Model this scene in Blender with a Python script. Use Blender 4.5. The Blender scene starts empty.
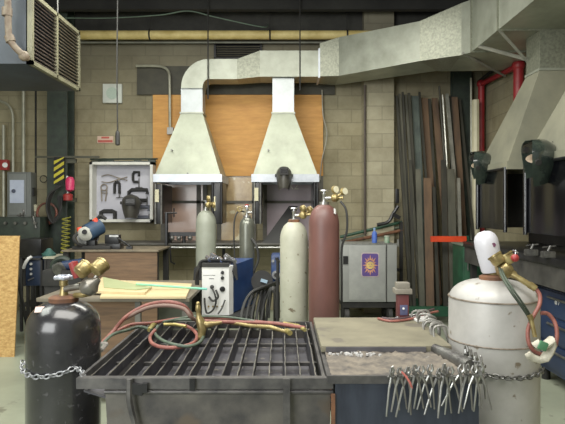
import bpy, bmesh, math, random
from mathutils import Vector, Matrix
R = random.Random(7)
scene = bpy.context.scene
COL = scene.collection
PI = math.pi
F = 549.0; H = 1.5; VX = 283.0; VY = 207.0

def P(px, py, Y):
    """world point seen at photo pixel (px, py) at distance Y from the camera"""
    return Vector(((px - VX) * Y / F, Y, H - (py - VY) * Y / F))

# ------------------------------------------------------------------ materials
def px2x(px, Y): return (px - VX) * Y / F
def lin(c):
    return tuple(((v / 255.0) / 12.92 if v / 255.0 <= 0.04045 else ((v / 255.0 + 0.055) / 1.055) ** 2.4) for v in c) + (1.0,)
MC = {}
def mat(key, c1=None, c2=None, rough=0.6, metal=0.0, scale=6.0, spots=None, spot_scale=14.0, spot_t=0.62,
        bump=0.0, stretch=(1, 1, 1), coat=0.0, emit=0.0, amt=1.0, alpha=1.0, detail=6.0):
    if key in MC: return MC[key]
    assert c1, key
    m = bpy.data.materials.new(key); m.use_nodes = True
    nt = m.node_tree; b = nt.nodes['Principled BSDF']
    b.inputs['Roughness'].default_value = rough
    b.inputs['Metallic'].default_value = metal
    b.inputs['Coat Weight'].default_value = coat
    b.inputs['Coat Roughness'].default_value = 0.12
    if c2 is None: c2 = tuple(v * 0.78 for v in c1)
    tc = nt.nodes.new('ShaderNodeTexCoord'); mp = nt.nodes.new('ShaderNodeMapping')
    mp.inputs['Scale'].default_value = stretch
    nt.links.new(tc.outputs['Object'], mp.inputs['Vector'])
    n = nt.nodes.new('ShaderNodeTexNoise'); n.inputs['Scale'].default_value = scale; n.inputs['Detail'].default_value = detail
    n.inputs['Roughness'].default_value = 0.62
    nt.links.new(mp.outputs['Vector'], n.inputs['Vector'])
    r = nt.nodes.new('ShaderNodeValToRGB')
    r.color_ramp.elements[0].position = 0.33; r.color_ramp.elements[0].color = lin(c2)
    r.color_ramp.elements[1].position = 0.67; r.color_ramp.elements[1].color = lin(c1)
    nt.links.new(n.outputs['Fac'], r.inputs['Fac'])
    out = r.outputs['Color']
    if spots:
        n2 = nt.nodes.new('ShaderNodeTexNoise'); n2.inputs['Scale'].default_value = spot_scale; n2.inputs['Detail'].default_value = 5
        nt.links.new(mp.outputs['Vector'], n2.inputs['Vector'])
        r2 = nt.nodes.new('ShaderNodeValToRGB')
        r2.color_ramp.elements[0].position = spot_t; r2.color_ramp.elements[0].color = (0, 0, 0, 1)
        r2.color_ramp.elements[1].position = spot_t + 0.05; r2.color_ramp.elements[1].color = (1, 1, 1, 1)
        nt.links.new(n2.outputs['Fac'], r2.inputs['Fac'])
        mx = nt.nodes.new('ShaderNodeMixRGB'); mx.inputs[2].default_value = lin(spots)
        nt.links.new(r2.outputs['Color'], mx.inputs[0]); nt.links.new(out, mx.inputs[1]); out = mx.outputs[0]
    nt.links.new(out, b.inputs['Base Color'])
    if bump:
        bp = nt.nodes.new('ShaderNodeBump'); bp.inputs['Strength'].default_value = bump; bp.inputs['Distance'].default_value = 0.01
        nt.links.new(n.outputs['Fac'], bp.inputs['Height']); nt.links.new(bp.outputs['Normal'], b.inputs['Normal'])
    if emit:
        b.inputs['Emission Color'].default_value = lin(c1); b.inputs['Emission Strength'].default_value = emit
    MC[key] = m
    return m

def block_mat(key, axis, base=(160, 152, 122), mortar=(138, 131, 105)):
    """painted concrete blocks; axis says which way the wall runs"""
    m = bpy.data.materials.new(key); m.use_nodes = True
    nt = m.node_tree; b = nt.nodes['Principled BSDF']; b.inputs['Roughness'].default_value = 0.85
    tc = nt.nodes.new('ShaderNodeTexCoord'); sp = nt.nodes.new('ShaderNodeSeparateXYZ'); cb = nt.nodes.new('ShaderNodeCombineXYZ')
    nt.links.new(tc.outputs['Object'], sp.inputs[0])
    nt.links.new(sp.outputs[axis], cb.inputs[0]); nt.links.new(sp.outputs['Z'], cb.inputs[1])
    br = nt.nodes.new('ShaderNodeTexBrick')
    br.inputs['Scale'].default_value = 1.0; br.inputs['Brick Width'].default_value = 0.40; br.inputs['Row Height'].default_value = 0.195
    br.inputs['Mortar Size'].default_value = 0.007; br.inputs['Mortar Smooth'].default_value = 0.3; br.inputs['Bias'].default_value = 0.0
    br.inputs['Color1'].default_value = lin(base); br.inputs['Color2'].default_value = lin(tuple(v * 0.92 for v in base)); br.inputs['Mortar'].default_value = lin(mortar)
    nt.links.new(cb.outputs[0], br.inputs['Vector'])
    n = nt.nodes.new('ShaderNodeTexNoise'); n.inputs['Scale'].default_value = 1.6; n.inputs['Detail'].default_value = 8; n.inputs['Roughness'].default_value = 0.7
    nt.links.new(tc.outputs['Object'], n.inputs['Vector'])
    r = nt.nodes.new('ShaderNodeValToRGB'); r.color_ramp.elements[0].position = 0.3; r.color_ramp.elements[0].color = lin((196, 190, 178))
    r.color_ramp.elements[1].position = 0.65; r.color_ramp.elements[1].color = (1, 1, 1, 1)
    nt.links.new(n.outputs['Fac'], r.inputs['Fac'])
    mx = nt.nodes.new('ShaderNodeMixRGB'); mx.blend_type = 'MULTIPLY'; mx.inputs[0].default_value = 1.0
    nt.links.new(br.outputs['Color'], mx.inputs[1]); nt.links.new(r.outputs['Color'], mx.inputs[2])
    # block colour gets darker higher up the wall
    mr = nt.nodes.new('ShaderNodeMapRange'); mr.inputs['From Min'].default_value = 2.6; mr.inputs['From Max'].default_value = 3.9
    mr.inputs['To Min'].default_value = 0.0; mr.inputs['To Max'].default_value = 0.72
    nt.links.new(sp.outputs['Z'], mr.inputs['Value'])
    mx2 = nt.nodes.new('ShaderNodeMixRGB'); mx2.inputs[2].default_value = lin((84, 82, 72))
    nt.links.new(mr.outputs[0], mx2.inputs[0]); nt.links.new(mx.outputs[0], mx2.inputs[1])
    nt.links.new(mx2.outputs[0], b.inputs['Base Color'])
    bp = nt.nodes.new('ShaderNodeBump'); bp.inputs['Strength'].default_value = 0.5; bp.inputs['Distance'].default_value = 0.01; bp.invert = True
    nt.links.new(br.outputs['Fac'], bp.inputs['Height']); nt.links.new(bp.outputs['Normal'], b.inputs['Normal'])
    return m

M_galv = mat('galvanised sheet', (160, 164, 150), (132, 136, 122), rough=0.42, metal=0.35, scale=3.5, detail=4)
M_galv2 = mat('spangled galvanised', (140, 143, 126), (108, 111, 97), rough=0.4, metal=0.4, scale=38, detail=3)
M_hood = mat('hood sheet', (172, 178, 158), (140, 146, 128), rough=0.4, metal=0.25, scale=2.6)
M_lip = mat('bright lip', (196, 202, 210), (172, 178, 188), rough=0.35, metal=0.3, scale=8)
M_hoodR = mat('right hood sheet', (156, 154, 132), (126, 126, 110), rough=0.45, metal=0.2, scale=2.0)
M_black = mat('black steel', (34, 34, 36), (18, 18, 20), rough=0.35, metal=0.3, scale=9)
M_blackg = mat('gloss black curtain', (9, 9, 13), (4, 4, 7), rough=0.2, scale=4, coat=0.15)
M_blackm = mat('matte black', (34, 33, 31), (16, 16, 17), rough=0.75, scale=9)
M_rubber = mat('rubber', (40, 40, 38), (26, 26, 25), rough=0.6)
M_steel = mat('worn steel', (120, 120, 116), (72, 70, 70), rough=0.42, metal=0.7, scale=16)
M_silver = mat('silver steel', (200, 200, 196), (140, 140, 138), rough=0.28, metal=0.85, scale=18)
M_chrome = mat('chrome', (225, 226, 230), (190, 190, 200), rough=0.2, metal=0.9)
M_brass = mat('brass', (176, 158, 104), (110, 92, 56), rough=0.34, metal=0.6, scale=20)
M_rust = mat('rust', (120, 78, 50), (72, 48, 36), rough=0.85, scale=18)
M_dial = mat('gauge dial', (228, 224, 196), (206, 200, 168), rough=0.4)
M_red = mat('red paint', (160, 46, 44), (128, 32, 34), rough=0.45)
M_redp = mat('red pipe paint', (150, 30, 36), (118, 20, 28), rough=0.5)
M_orange = mat('orange red paint', (226, 66, 22), (190, 48, 18), rough=0.5)
M_ply = mat('orange plywood', (206, 148, 66), (180, 122, 48), rough=0.6, scale=3, stretch=(1.0, 1, 6), bump=0.05)
M_ply2 = mat('pale plywood', (206, 186, 142), (184, 164, 120), rough=0.6, scale=4, stretch=(1, 6, 1))
M_plyd = mat('brown plywood', (118, 90, 64), (88, 67, 48), rough=0.7, scale=4, stretch=(1, 1, 9))
M_osb = mat('strand board', (206, 168, 104), (164, 122, 66), rough=0.75, scale=26, stretch=(1, 1, 1.8), detail=3, bump=0.1)
M_cream = mat('cream paint', (206, 200, 168), (186, 180, 148), rough=0.5)
M_white = mat('white paint', (224, 224, 222), (205, 205, 203), rough=0.45)
M_blue = mat('machine blue', (34, 60, 108), (26, 46, 86), rough=0.4)
M_dkblue = mat('dark blue cabinet', (28, 46, 80), (20, 34, 62), rough=0.4, scale=3)
M_green = mat('machine green', (28, 74, 50), (16, 50, 34), rough=0.5)
M_dkgreen = mat('dark green iron', (40, 52, 42), (22, 30, 26), rough=0.55, scale=10)
M_hosered = mat('red hose', (150, 88, 76), (112, 62, 56), rough=0.55, scale=30)
M_hosegreen = mat('green hose', (84, 100, 82), (54, 66, 56), rough=0.55, scale=30)
M_yellow = mat('yellow paint', (206, 196, 44), (170, 156, 36), rough=0.5)

# ------------------------------------------------------------------ mesh builder
SPLIT = {'hanger_rod', 'seam_flange', 'post', 'edge_roll', 'latch', 'rivet', 'pipe_hanger', 'leg', 'bracket', 'bolt', 'jaw', 'axle_bracket', 'frame', 'support_brace', 'cross_bar', 'red_band', 'stripe', 'elbow_fitting', 'control', 'headband', 'edge_post', 'stand', 'top_rail', 'cable', 'lead', 'hose_connector', 'handle'}
class MB:
    def __init__(self, o=(0, 0, 0)):
        self.bm = bmesh.new(); self.o = Vector(o)
    def _add(self, verts, faces, M=None):
        vs = []
        for v in verts:
            v = Vector(v)
            if M is not None: v = M @ v
            vs.append(self.bm.verts.new(v - self.o))
        out = []
        for f in faces:
            try: out.append(self.bm.faces.new([vs[i] for i in f]))
            except ValueError: pass
        return vs, out
    def box(self, c, s, rot=None, bev=0.0):
        hx, hy, hz = s[0] / 2, s[1] / 2, s[2] / 2
        M = Matrix.Translation(Vector(c))
        if rot: M = M @ (Matrix.Rotation(rot[2], 4, 'Z') @ Matrix.Rotation(rot[1], 4, 'Y') @ Matrix.Rotation(rot[0], 4, 'X'))
        v = [(x, y, z) for x in (-hx, hx) for y in (-hy, hy) for z in (-hz, hz)]
        f = [(0, 1, 3, 2), (4, 6, 7, 5), (0, 4, 5, 1), (2, 3, 7, 6), (0, 2, 6, 4), (1, 5, 7, 3)]
        if bev <= 0:
            self._add(v, f, M)
        else:
            t = bmesh.new(); tv = [t.verts.new(p) for p in v]
            for q in f: t.faces.new([tv[i] for i in q])
            bmesh.ops.bevel(t, geom=t.edges[:], offset=min(bev, min(s) * 0.45), segments=2, affect='EDGES', profile=0.6)
            t.verts.index_update()
            self._add([p.co.copy() for p in t.verts], [[q.index for q in g.verts] for g in t.faces], M)
            t.free()
        return self
    def span(self, a, b, bev=0.0):
        a = Vector(a); b = Vector(b)
        return self.box((a + b) / 2, [abs(b[i] - a[i]) for i in range(3)], bev=bev)
    def cyl(self, p0, p1, r0, r1=None, n=16, caps=True):
        if r1 is None: r1 = r0
        p0 = Vector(p0); p1 = Vector(p1)
        return self.ring([(p0, r0), (p1, r1)], n, caps)
    def ring(self, prs, n=12, caps=True, flat=None):
        """swept rings through (point, radius) list, parallel-transported frame"""
        pts = [Vector(p) for p, r in prs]; k = len(pts)
        tang = []
        for i in range(k):
            a = pts[max(0, i - 1)]; b = pts[min(k - 1, i + 1)]
            d = (b - a); tang.append(d.normalized() if d.length > 1e-9 else Vector((0, 0, 1)))
        up = Vector((0, 0, 1)) if abs(tang[0].z) < 0.9 else Vector((0, 1, 0))
        u = tang[0].cross(up).normalized(); verts = []; faces = []
        for i in range(k):
            t = tang[i]; u = (u - t * u.dot(t))
            u = u.normalized() if u.length > 1e-6 else t.orthogonal().normalized()
            w = t.cross(u); r = prs[i][1]
            rx = r; ry = r if flat is None else flat
            for j in range(n):
                a = 2 * PI * j / n
                verts.append(pts[i] + u * (rx * math.cos(a)) + w * (ry * math.sin(a)))
        for i in range(k - 1):
            for j in range(n):
                a = i * n + j; b = i * n + (j + 1) % n
                faces.append((a, b, b + n, a + n))
        if caps:
            faces.append(tuple(range(n - 1, -1, -1))); faces.append(tuple((k - 1) * n + j for j in range(n)))
        self._add(verts, faces); return self
    def tube(self, pts, r, n=8, sub=6, caps=True):
        return self.ring([(p, r) for p in spline(pts, sub)], n, caps)
    def lathe(self, prof, c=(0, 0, 0), rot=None, n=28, arc=None, scale=(1, 1, 1)):
        M = Matrix.Translation(Vector(c))
        if rot is not None: M = M @ rot.to_4x4()
        verts = []; faces = []; k = len(prof)
        for r, z in prof:
            for j in range(n):
                a = 2 * PI * j / n
                verts.append((r * math.cos(a) * scale[0], r * math.sin(a) * scale[1], z * scale[2]))
        for i in range(k - 1):
            for j in range(n):
                a = i * n + j; b = i * n + (j + 1) % n
                faces.append((a, b, b + n, a + n))
        if prof[0][0] > 1e-4: faces.append(tuple(range(n - 1, -1, -1)))
        if prof[-1][0] > 1e-4: faces.append(tuple((k - 1) * n + j for j in range(n)))
        self._add(verts, faces, M); return self
    def loft(self, sec, close=True):
        """join polygons with equal vertex counts"""
        n = len(sec[0]); verts = [v for s in sec for v in s]; faces = []
        for i in range(len(sec) - 1):
            for j in range(n):
                a = i * n + j; b = i * n + (j + 1) % n
                faces.append((a, b, b + n, a + n))
        if close:
            faces.append(tuple(range(n - 1, -1, -1))); faces.append(tuple((len(sec) - 1) * n + j for j in range(n)))
        self._add(verts, faces); return self
    def prism(self, poly, ext):
        e = Vector(ext); a = [Vector(p) for p in poly]
        return self.loft([a, [p + e for p in a]])
    def torus(self, c, nrm, Rr, r, n=20, m=8, a0=0, a1=2 * PI):
        nrm = Vector(nrm).normalized(); u = nrm.orthogonal().normalized(); w = nrm.cross(u); c = Vector(c)
        full = abs(a1 - a0 - 2 * PI) < 1e-6
        pts = [c + (u * math.cos(a0 + (a1 - a0) * i / n) + w * math.sin(a0 + (a1 - a0) * i / n)) * Rr for i in range(n + 1)]
        return self.ring([(p, r) for p in pts], m, not full)
    def sphere(self, c, r, scale=(1, 1, 1), n=16):
        prof = [(max(1e-5, r * math.sin(PI * i / 10)), -r * math.cos(PI * i / 10)) for i in range(11)]
        return self.lathe(prof, c, n=n, scale=scale)
    def islands(self):
        bm = self.bm; seen = set(); out = []
        for v in bm.verts[:]:
            if v in seen: continue
            st = [v]; seen.add(v); isl = [v]
            while st:
                q = st.pop()
                for e in q.link_edges:
                    w = e.other_vert(q)
                    if w not in seen: seen.add(w); isl.append(w); st.append(w)
            lo = [min(w.co[i] for w in isl) - .004 for i in range(3)]; hi = [max(w.co[i] for w in isl) + .004 for i in range(3)]
            out.append([isl, lo, hi])
        ch = True
        while ch:
            ch = False
            for i in range(len(out)):
                for j in range(i + 1, len(out)):
                    a, b = out[i], out[j]
                    if all(a[1][k] <= b[2][k] and b[1][k] <= a[2][k] for k in range(3)):
                        out[i] = [a[0] + b[0], [min(a[1][k], b[1][k]) for k in range(3)], [max(a[2][k], b[2][k]) for k in range(3)]]
                        out.pop(j); ch = True; break
                if ch: break
        return [o[0] for o in out]
    def build(self, name, m, parent=None, angle=38, label=None):
        if name in SPLIT and parent is not None:
            isl = self.islands()
            if len(isl) > 1:
                res = []
                for ws in isl:
                    nb_ = MB(self.o); mp = {w: nb_.bm.verts.new(w.co) for w in ws}
                    for f in set(f for w in ws for f in w.link_faces): nb_.bm.faces.new([mp[w] for w in f.verts])
                    res.append(nb_._build(name, m, parent, angle, label))
                self.bm.free(); return res[0]
        return self._build(name, m, parent, angle, label)
    def _build(self, name, m, parent=None, angle=38, label=None):
        bmesh.ops.remove_doubles(self.bm, verts=self.bm.verts[:], dist=1e-6)
        bmesh.ops.recalc_face_normals(self.bm, faces=self.bm.faces[:])
        me = bpy.data.meshes.new(name); self.bm.to_mesh(me); self.bm.free()
        for p in me.polygons: p.use_smooth = True
        me.set_sharp_from_angle(angle=math.radians(angle))
        if isinstance(m, (list, tuple)):
            for q in m: me.materials.append(q)
        else: me.materials.append(m)
        o = bpy.data.objects.new(name, me); COL.objects.link(o)
        if parent is not None: o.parent = parent
        else: o.location = self.o
        if label: o['label'] = label
        return o

def spline(pts, sub=6):
    pts = [Vector(p) for p in pts]
    if len(pts) < 3: return pts
    e = [pts[0] * 2 - pts[1]] + pts + [pts[-1] * 2 - pts[-2]]
    out = []
    for i in range(1, len(e) - 2):
        a, b, c, d = e[i - 1], e[i], e[i + 1], e[i + 2]
        for k in range(sub):
            t = k / sub
            out.append(0.5 * ((2 * b) + (c - a) * t + (2 * a - 5 * b + 4 * c - d) * t * t + (3 * b - a - 3 * c + d) * t ** 3))
    out.append(pts[-1]); return out

def tag(o, label, cat, group=None, kind=None):
    o['label'] = label; o['category'] = cat
    if group: o['group'] = group
    if kind: o['kind'] = kind
    return o
def thing(name, label, cat, loc=(0, 0, 0), group=None, rotz=0):
    o = bpy.data.objects.new(name, None); COL.objects.link(o); o.location = loc; o.rotation_euler = (0, 0, rotz)
    o.empty_display_size = 0.05
    return tag(o, label, cat, group)
def struct(name, mb, m, label=None):
    o = mb.build(name, m); o['kind'] = 'structure'
    return o
def copy_tree(o, parent=None):
    c = o.copy(); COL.objects.link(c)
    if parent is not None: c.parent = parent
    for ch in [q for q in COL.objects if q.parent == o]: copy_tree(ch, c)
    return c
def text_mesh(name, body, size, m, parent, loc, rot=(PI / 2, 0, 0), extr=0.001):
    cu = bpy.data.curves.new(name, 'FONT'); cu.body = body; cu.size = size; cu.extrude = extr; cu.align_x = 'CENTER'; cu.align_y = 'CENTER'
    t = bpy.data.objects.new(name, cu); COL.objects.link(t)
    me = bpy.data.meshes.new_from_object(t.evaluated_get(bpy.context.evaluated_depsgraph_get()))
    bpy.data.objects.remove(t); bpy.data.curves.remove(cu)
    me.materials.clear(); me.materials.append(m); me.name = name
    o = bpy.data.objects.new(name, me); COL.objects.link(o); o.parent = parent; o.location = loc; o.rotation_euler = rot
    return o

XL, XR, YB, YF, ZC = -5.4, 2.9, 8.0, -1.2, 4.35
# ------------------------------------------------------------------ the setting
M_floor = mat('painted concrete floor', (150, 156, 136), (128, 134, 116), rough=0.45, scale=1.6, spots=(104, 106, 92), spot_scale=5, spot_t=0.62)
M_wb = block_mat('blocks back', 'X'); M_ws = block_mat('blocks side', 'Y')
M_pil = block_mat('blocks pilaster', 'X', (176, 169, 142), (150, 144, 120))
M_ceil = mat('sooty ceiling', (34, 34, 32), (20, 20, 20), rough=0.9, scale=2)
struct('floor', MB().span((XL, YF, -0.1), (XR, YB, 0)), M_floor)
struct('ceiling', MB().span((XL - .1, YF, ZC), (XR + .1, YB + .1, ZC + 0.1)), M_ceil)
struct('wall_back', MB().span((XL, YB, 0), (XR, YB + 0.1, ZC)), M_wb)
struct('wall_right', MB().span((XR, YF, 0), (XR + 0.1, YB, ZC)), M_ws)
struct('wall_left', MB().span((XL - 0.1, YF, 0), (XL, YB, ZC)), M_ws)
struct('trim_1', MB().span(P(364, 0, 7.75).xy.to_3d(), (P(394, 0, 7.75).x, YB, ZC)), M_pil)
b = MB()
for yy in (6.6, 7.35): b.span((XL, yy, ZC - 0.2), (XR, yy + 0.1, ZC - 0.001))
struct('trim_2', b, M_ceil)
b = MB(); b.span((XL, 7.9, ZC - .34), (XR, 8.0, ZC - .001)); struct('trim_3', b, mat('dark header', (46, 46, 42), (30, 30, 28), rough=.8))
b = MB(); b.span((P(36,0,8).x - .012, 7.985, 0.0), (P(36,0,8).x + .012, 8.0, 3.4)); struct('trim_4', b, M_blackm)

# windows behind the booths
M_win = [mat('brown pane', (196, 162, 144), (168, 138, 122), rough=0.25, scale=1.5, coat=.3), mat('golden pane', (196, 172, 128), (160, 134, 98), rough=0.2, scale=5, coat=.3, spots=(214, 204, 170), spot_scale=6, spot_t=.6),
         mat('mauve pane', (186, 170, 176), (156, 142, 150), rough=0.2, scale=1.5, coat=.3)]
M_fr = mat('window frame', (98, 94, 84), (70, 68, 60), rough=.6)
for i, (x0, x1) in enumerate(((163, 205), (219, 254), (265, 321))):
    a = P(x0, 242, 7.97); c = P(x1, 174, 7.97)
    w = MB((a.x, 7.97, a.z)); w.span((a.x, 7.975, a.z), (c.x, 7.998, c.z))
    o = struct('window_%d' % (i + 1), w, M_win[i])
    f = MB((a.x, 7.97, a.z)); zm = P(0, 202, 7.97).z
    f.span((a.x, 7.95, zm - .02), (c.x, 7.98, zm + .02))
    f.span((a.x - .03, 7.95, a.z - .03), (c.x + .03, 7.98, a.z)); f.span((a.x - .03, 7.95, c.z), (c.x + .03, 7.98, c.z + .03))
    for xx in (a.x, c.x) + (((a.x * .15 + c.x * .85),) if i == 0 else ()): f.span((xx - .03, 7.95, a.z), (xx + .03, 7.98, c.z))
    f.build('window_frame', M_fr, o)
    if i == 2: text_mesh('painted_mark', 'R2', 0.16, mat('chalk white', (220, 216, 200)), o, P(293, 186, 7.968) - Vector(o.location))

# concrete ledge under windows
struct('trim_5', MB().span((P(100, 0, 7.9).x, 7.86, P(0, 247, 7.9).z), (P(338, 0, 7.9).x, 8.0, P(0, 243, 7.9).z)), mat('ledge', (150, 146, 128)))

# ------------------------------------------------------------------ plywood and dark panel on back wall
a, c = P(153, 176, 7.95), P(323, 95, 7.95)
tag(MB((a + c) / 2).span((a.x, 7.94, a.z), (c.x, 7.955, c.z)).build('plywood_sheet', M_ply), 'large orange plywood sheet fixed to the block wall behind the hoods', 'plywood')
a, c = P(137, 94.5, 7.95), P(335, 66, 7.95)
tag(MB((a + c) / 2).span((a.x, 7.95, a.z), (c.x, 7.985, c.z)).build('wall_panel', mat('dark olive panel', (62, 60, 48), (46, 45, 36), rough=.7)), 'dark olive panel on the wall above the orange plywood', 'panel')
# wall fan
a, c = P(214, 60, 7.95), P(262, 42, 7.95)
t = thing('wall_vent', 'black louvred vent high on the wall behind the duct', 'vent', (0, 7.95, a.z))
b = MB(t.location); b.span((a.x, 7.93, a.z), (c.x, 7.99, a.z + .03)); b.span((a.x, 7.93, c.z - .03), (c.x, 7.99, c.z)); b.span((a.x, 7.93, a.z), (a.x + .03, 7.99, c.z)); b.span((c.x - .03, 7.93, a.z), (c.x, 7.99, c.z)); b.build('vent_frame', M_black, t)
b = MB(t.location)
for k in range(6):
    z = a.z + .05 + k * (c.z - a.z - .06) / 6; b.box(((a.x + c.x) / 2, 7.96, z), (c.x - a.x - .02, .04, .006), rot=(0.6, 0, 0))
b.build('louvers', M_blackm, t)

# white square sign and small warning sign
a, c = P(103, 103, 7.96), P(122, 84, 7.96)
t = thing('wall_speaker', 'white square speaker plate with round grille on block wall', 'speaker', ((a.x + c.x) / 2, 7.985, a.z))
MB(t.location).box(((a.x + c.x) / 2, 7.97, (a.z + c.z) / 2), (c.x - a.x, .05, c.z - a.z), bev=.008).build('faceplate', mat('offwhite plate', (206, 212, 204), (190, 196, 188)), t)
MB(t.location).cyl(((a.x + c.x) / 2, 7.945, (a.z + c.z) / 2), ((a.x + c.x) / 2, 7.935, (a.z + c.z) / 2), .085, n=28).build('grille', mat('pale green grille', (180, 198, 184), (160, 178, 166), scale=60), t)
a, c = P(97, 143, 7.97), P(113, 136, 7.97)
t = thing('warning_sign', 'small faded red and white warning sign on block wall', 'sign', ((a.x + c.x) / 2, 7.99, a.z))
MB(t.location).span((a.x, 7.985, a.z), (c.x, 7.998, c.z)).build('sign_plate', mat('faded sign white', (206, 180, 160), (190, 160, 140)), t)
b = MB(t.location); b.span((a.x + .06, 7.98, c.z - .035), (c.x - .06, 7.986, c.z - .008)); b.span((a.x + .01, 7.98, a.z + .01), (c.x - .01, 7.986, a.z + .045)); b.build('red_band', mat('faded red', (190, 84, 70)), t)

# ------------------------------------------------------------------ unit heater top left
x1, ya, yb_, z0, z1 = -2.22, 4.85, 6.0, 2.765, 3.41
t = thing('unit_heater', 'large grey louvred heater hanging under the ceiling at left', 'heater', (-3.0, 5.4, z0))
MB(t.location).span((-3.75, ya, z0), (x1 - .03, yb_, z1), bev=.01).build('casing', mat('heater blue grey', (60, 68, 78), (42, 49, 56), rough=.5, scale=3), t)
b = MB(t.location); s = .035
for (p, q) in (((ya, z0), (yb_, z0 + s)), ((ya, z1 - s), (yb_, z1)), ((ya, z0), (ya + s, z1)), ((yb_ - s, z0), (yb_, z1)), (((ya + yb_) / 2 - .04, z0), ((ya + yb_) / 2 - .01, z1))):
    b.span((x1 - .05, p[0], p[1]), (x1 + .005, q[0], q[1]))
b.build('grille_frame', mat('heater frame', (132, 130, 104), (108, 106, 86), rough=.5), t)
for (p, q, mm) in ((ya + s, (ya + yb_) / 2 - .04, mat('dark louvers', (78, 66, 58), (54, 46, 42), rough=.5)), ((ya + yb_) / 2 - .01, yb_ - s, mat('light louvers', (118, 112, 94), (90, 84, 72), rough=.4, metal=.3))):
    b = MB(t.location)
    for k in range(17):
        z = z0 + .05 + k * (z1 - z0 - .09) / 16
        b.box((x1 - .012, (p + q) / 2, z), (.032, q - p, .008), rot=(0, .7, 0))
    b.build('louver_panel', mm, t)
b = MB(t.location); b.tube([P(7, -60, 4.72), P(8, 10, 4.72), P(9, 36, 4.72), P(14, 46, 4.72), P(22, 54, 4.74), P(27, 58, 4.84)], .028, 10)
b.cyl(P(7, 8, 4.72), P(7, 16, 4.72), .042); b.cyl(P(9, 36, 4.72), P(11, 42, 4.72), .04); b.sphere(P(24, 56, 4.76), .045)
b.build('gas_pipe', mat('rusty pipe', (120, 108, 90), (84, 66, 52), scale=20), t)
b = MB(t.location)
for (x, y) in ((-3.6, 5.0), (-2.4, 5.0), (-3.6, 5.85), (-2.4, 5.85)): b.cyl((x, y, z1), (x, y, ZC), .008)
b.build('hanger_rod', M_steel, t)

# yellow insulated pipe below the ceiling + conduit + sagging cable
zp = P(0, 35, 7.75).z
t = thing('overhead_pipe', 'long yellow insulated pipe running along top of back wall', 'pipe', (0, 7.75, zp))
MB(t.location).cyl((P(78, 0, 7.75).x, 7.75, zp), (P(455, 0, 7.75).x, 7.75, zp), .062, n=18).build('pipe', mat('yellow lagging', (232, 212, 140), (196, 172, 100), rough=.55, scale=5), t)
b = MB(t.location)
for px in (150, 270, 347): b.torus((P(px, 0, 7.75).x, 7.75, zp), (1, 0, 0), .07, .012, 16, 6); b.cyl((P(px, 0, 7.75).x, 7.75, zp + .07), (P(px, 0, 7.75).x, 7.75, ZC), .006)
b.build('pipe_hanger', M_blackm, t)
z = P(0, 42.5, 7.85).z
tag(MB((0, 7.85, z)).cyl((P(80, 0, 7.85).x, 7.85, z), (P(325, 0, 7.85).x, 7.85, z), .014).build('conduit', mat('conduit grey', (120, 122, 110))), 'thin grey conduit running just below the yellow overhead pipe', 'conduit')
tag(MB((-1, 7.3, 4)).tube([P(65, 18, 7.2), P(110, 18, 7.2), P(160, 15, 7.25), P(188, 11, 7.28), P(215, 17, 7.3), P(262, 27, 7.35), P(268, 24, 7.6)], .008, 6).build('ceiling_cable', mat('green cable', (88, 108, 92))), 'thin green cable sagging below the dark ceiling', 'cable')

# ------------------------------------------------------------------ exhaust duct
ZD = 3.23
t = thing('exhaust_duct', 'galvanised rectangular exhaust duct running from hoods to the right wall', 'duct', (0, 7.3, ZD))
YD0, YD1 = 7.3, 7.62
# elbow on the left
xa, xb = P(181, 0, YD0).x, P(202.5, 0, YD0).x; xe = P(206, 0, YD0).x
ztop = P(0, 59, YD0).z; zel = P(0, 88, YD0).z; zbt = P(0, 79, YD0).z
sec = []
for k in range(9):
    th = k / 8 * PI / 2
    cx, cz = xe + .03, zel
    ro_x, ro_z = cx - xa, ztop - zel
    ri_x, ri_z = cx - xb, zbt - zel
    po = (cx - ro_x * math.cos(th), cz + ro_z * math.sin(th)); pi_ = (cx - ri_x * math.cos(th), cz + max(ri_z, .01) * math.sin(th))
    sec.append([(po[0], YD0, po[1]), (pi_[0], YD0, pi_[1]), (pi_[0], YD1, pi_[1]), (po[0], YD1, po[1])])
MB(t.location).loft(sec).build('elbow', M_galv, t, angle=30)
x2 = P(237, 0, YD0).x; x3 = P(260, 0, YD0).x; x4 = P(319, 0, YD0).x
zt2 = P(0, 51, YD0).z
def rect(x, y0, y1, za, zb): return [(x, y0, za), (x, y1, za), (x, y1, zb), (x, y0, zb)]
MB(t.location).loft([rect(xe + .03, YD0, YD1, zbt, ztop), rect(x2, YD0, YD1, zbt, ztop)]).build('narrow_section', M_galv, t)
MB(t.location).loft([rect(x2, YD0, YD1, zbt, ztop), rect(x3, YD0 - .02, YD1 + .03, ZD, zt2)]).build('transition_section', M_galv2, t)
MB(t.location).loft([rect(x3, YD0 - .02, YD1 + .03, ZD, zt2), rect(x4, YD0 - .02, YD1 + .03, ZD, zt2)]).build('wide_section', M_galv, t)
b = MB(t.location)
for x, z0_, z1_ in ((x4, ZD - .02, zt2 + .02),): b.span((x - .012, YD0 - .045, z0_), (x + .012, YD1 + .06, z1_))
b.build('flange', M_lip, t)
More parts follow.
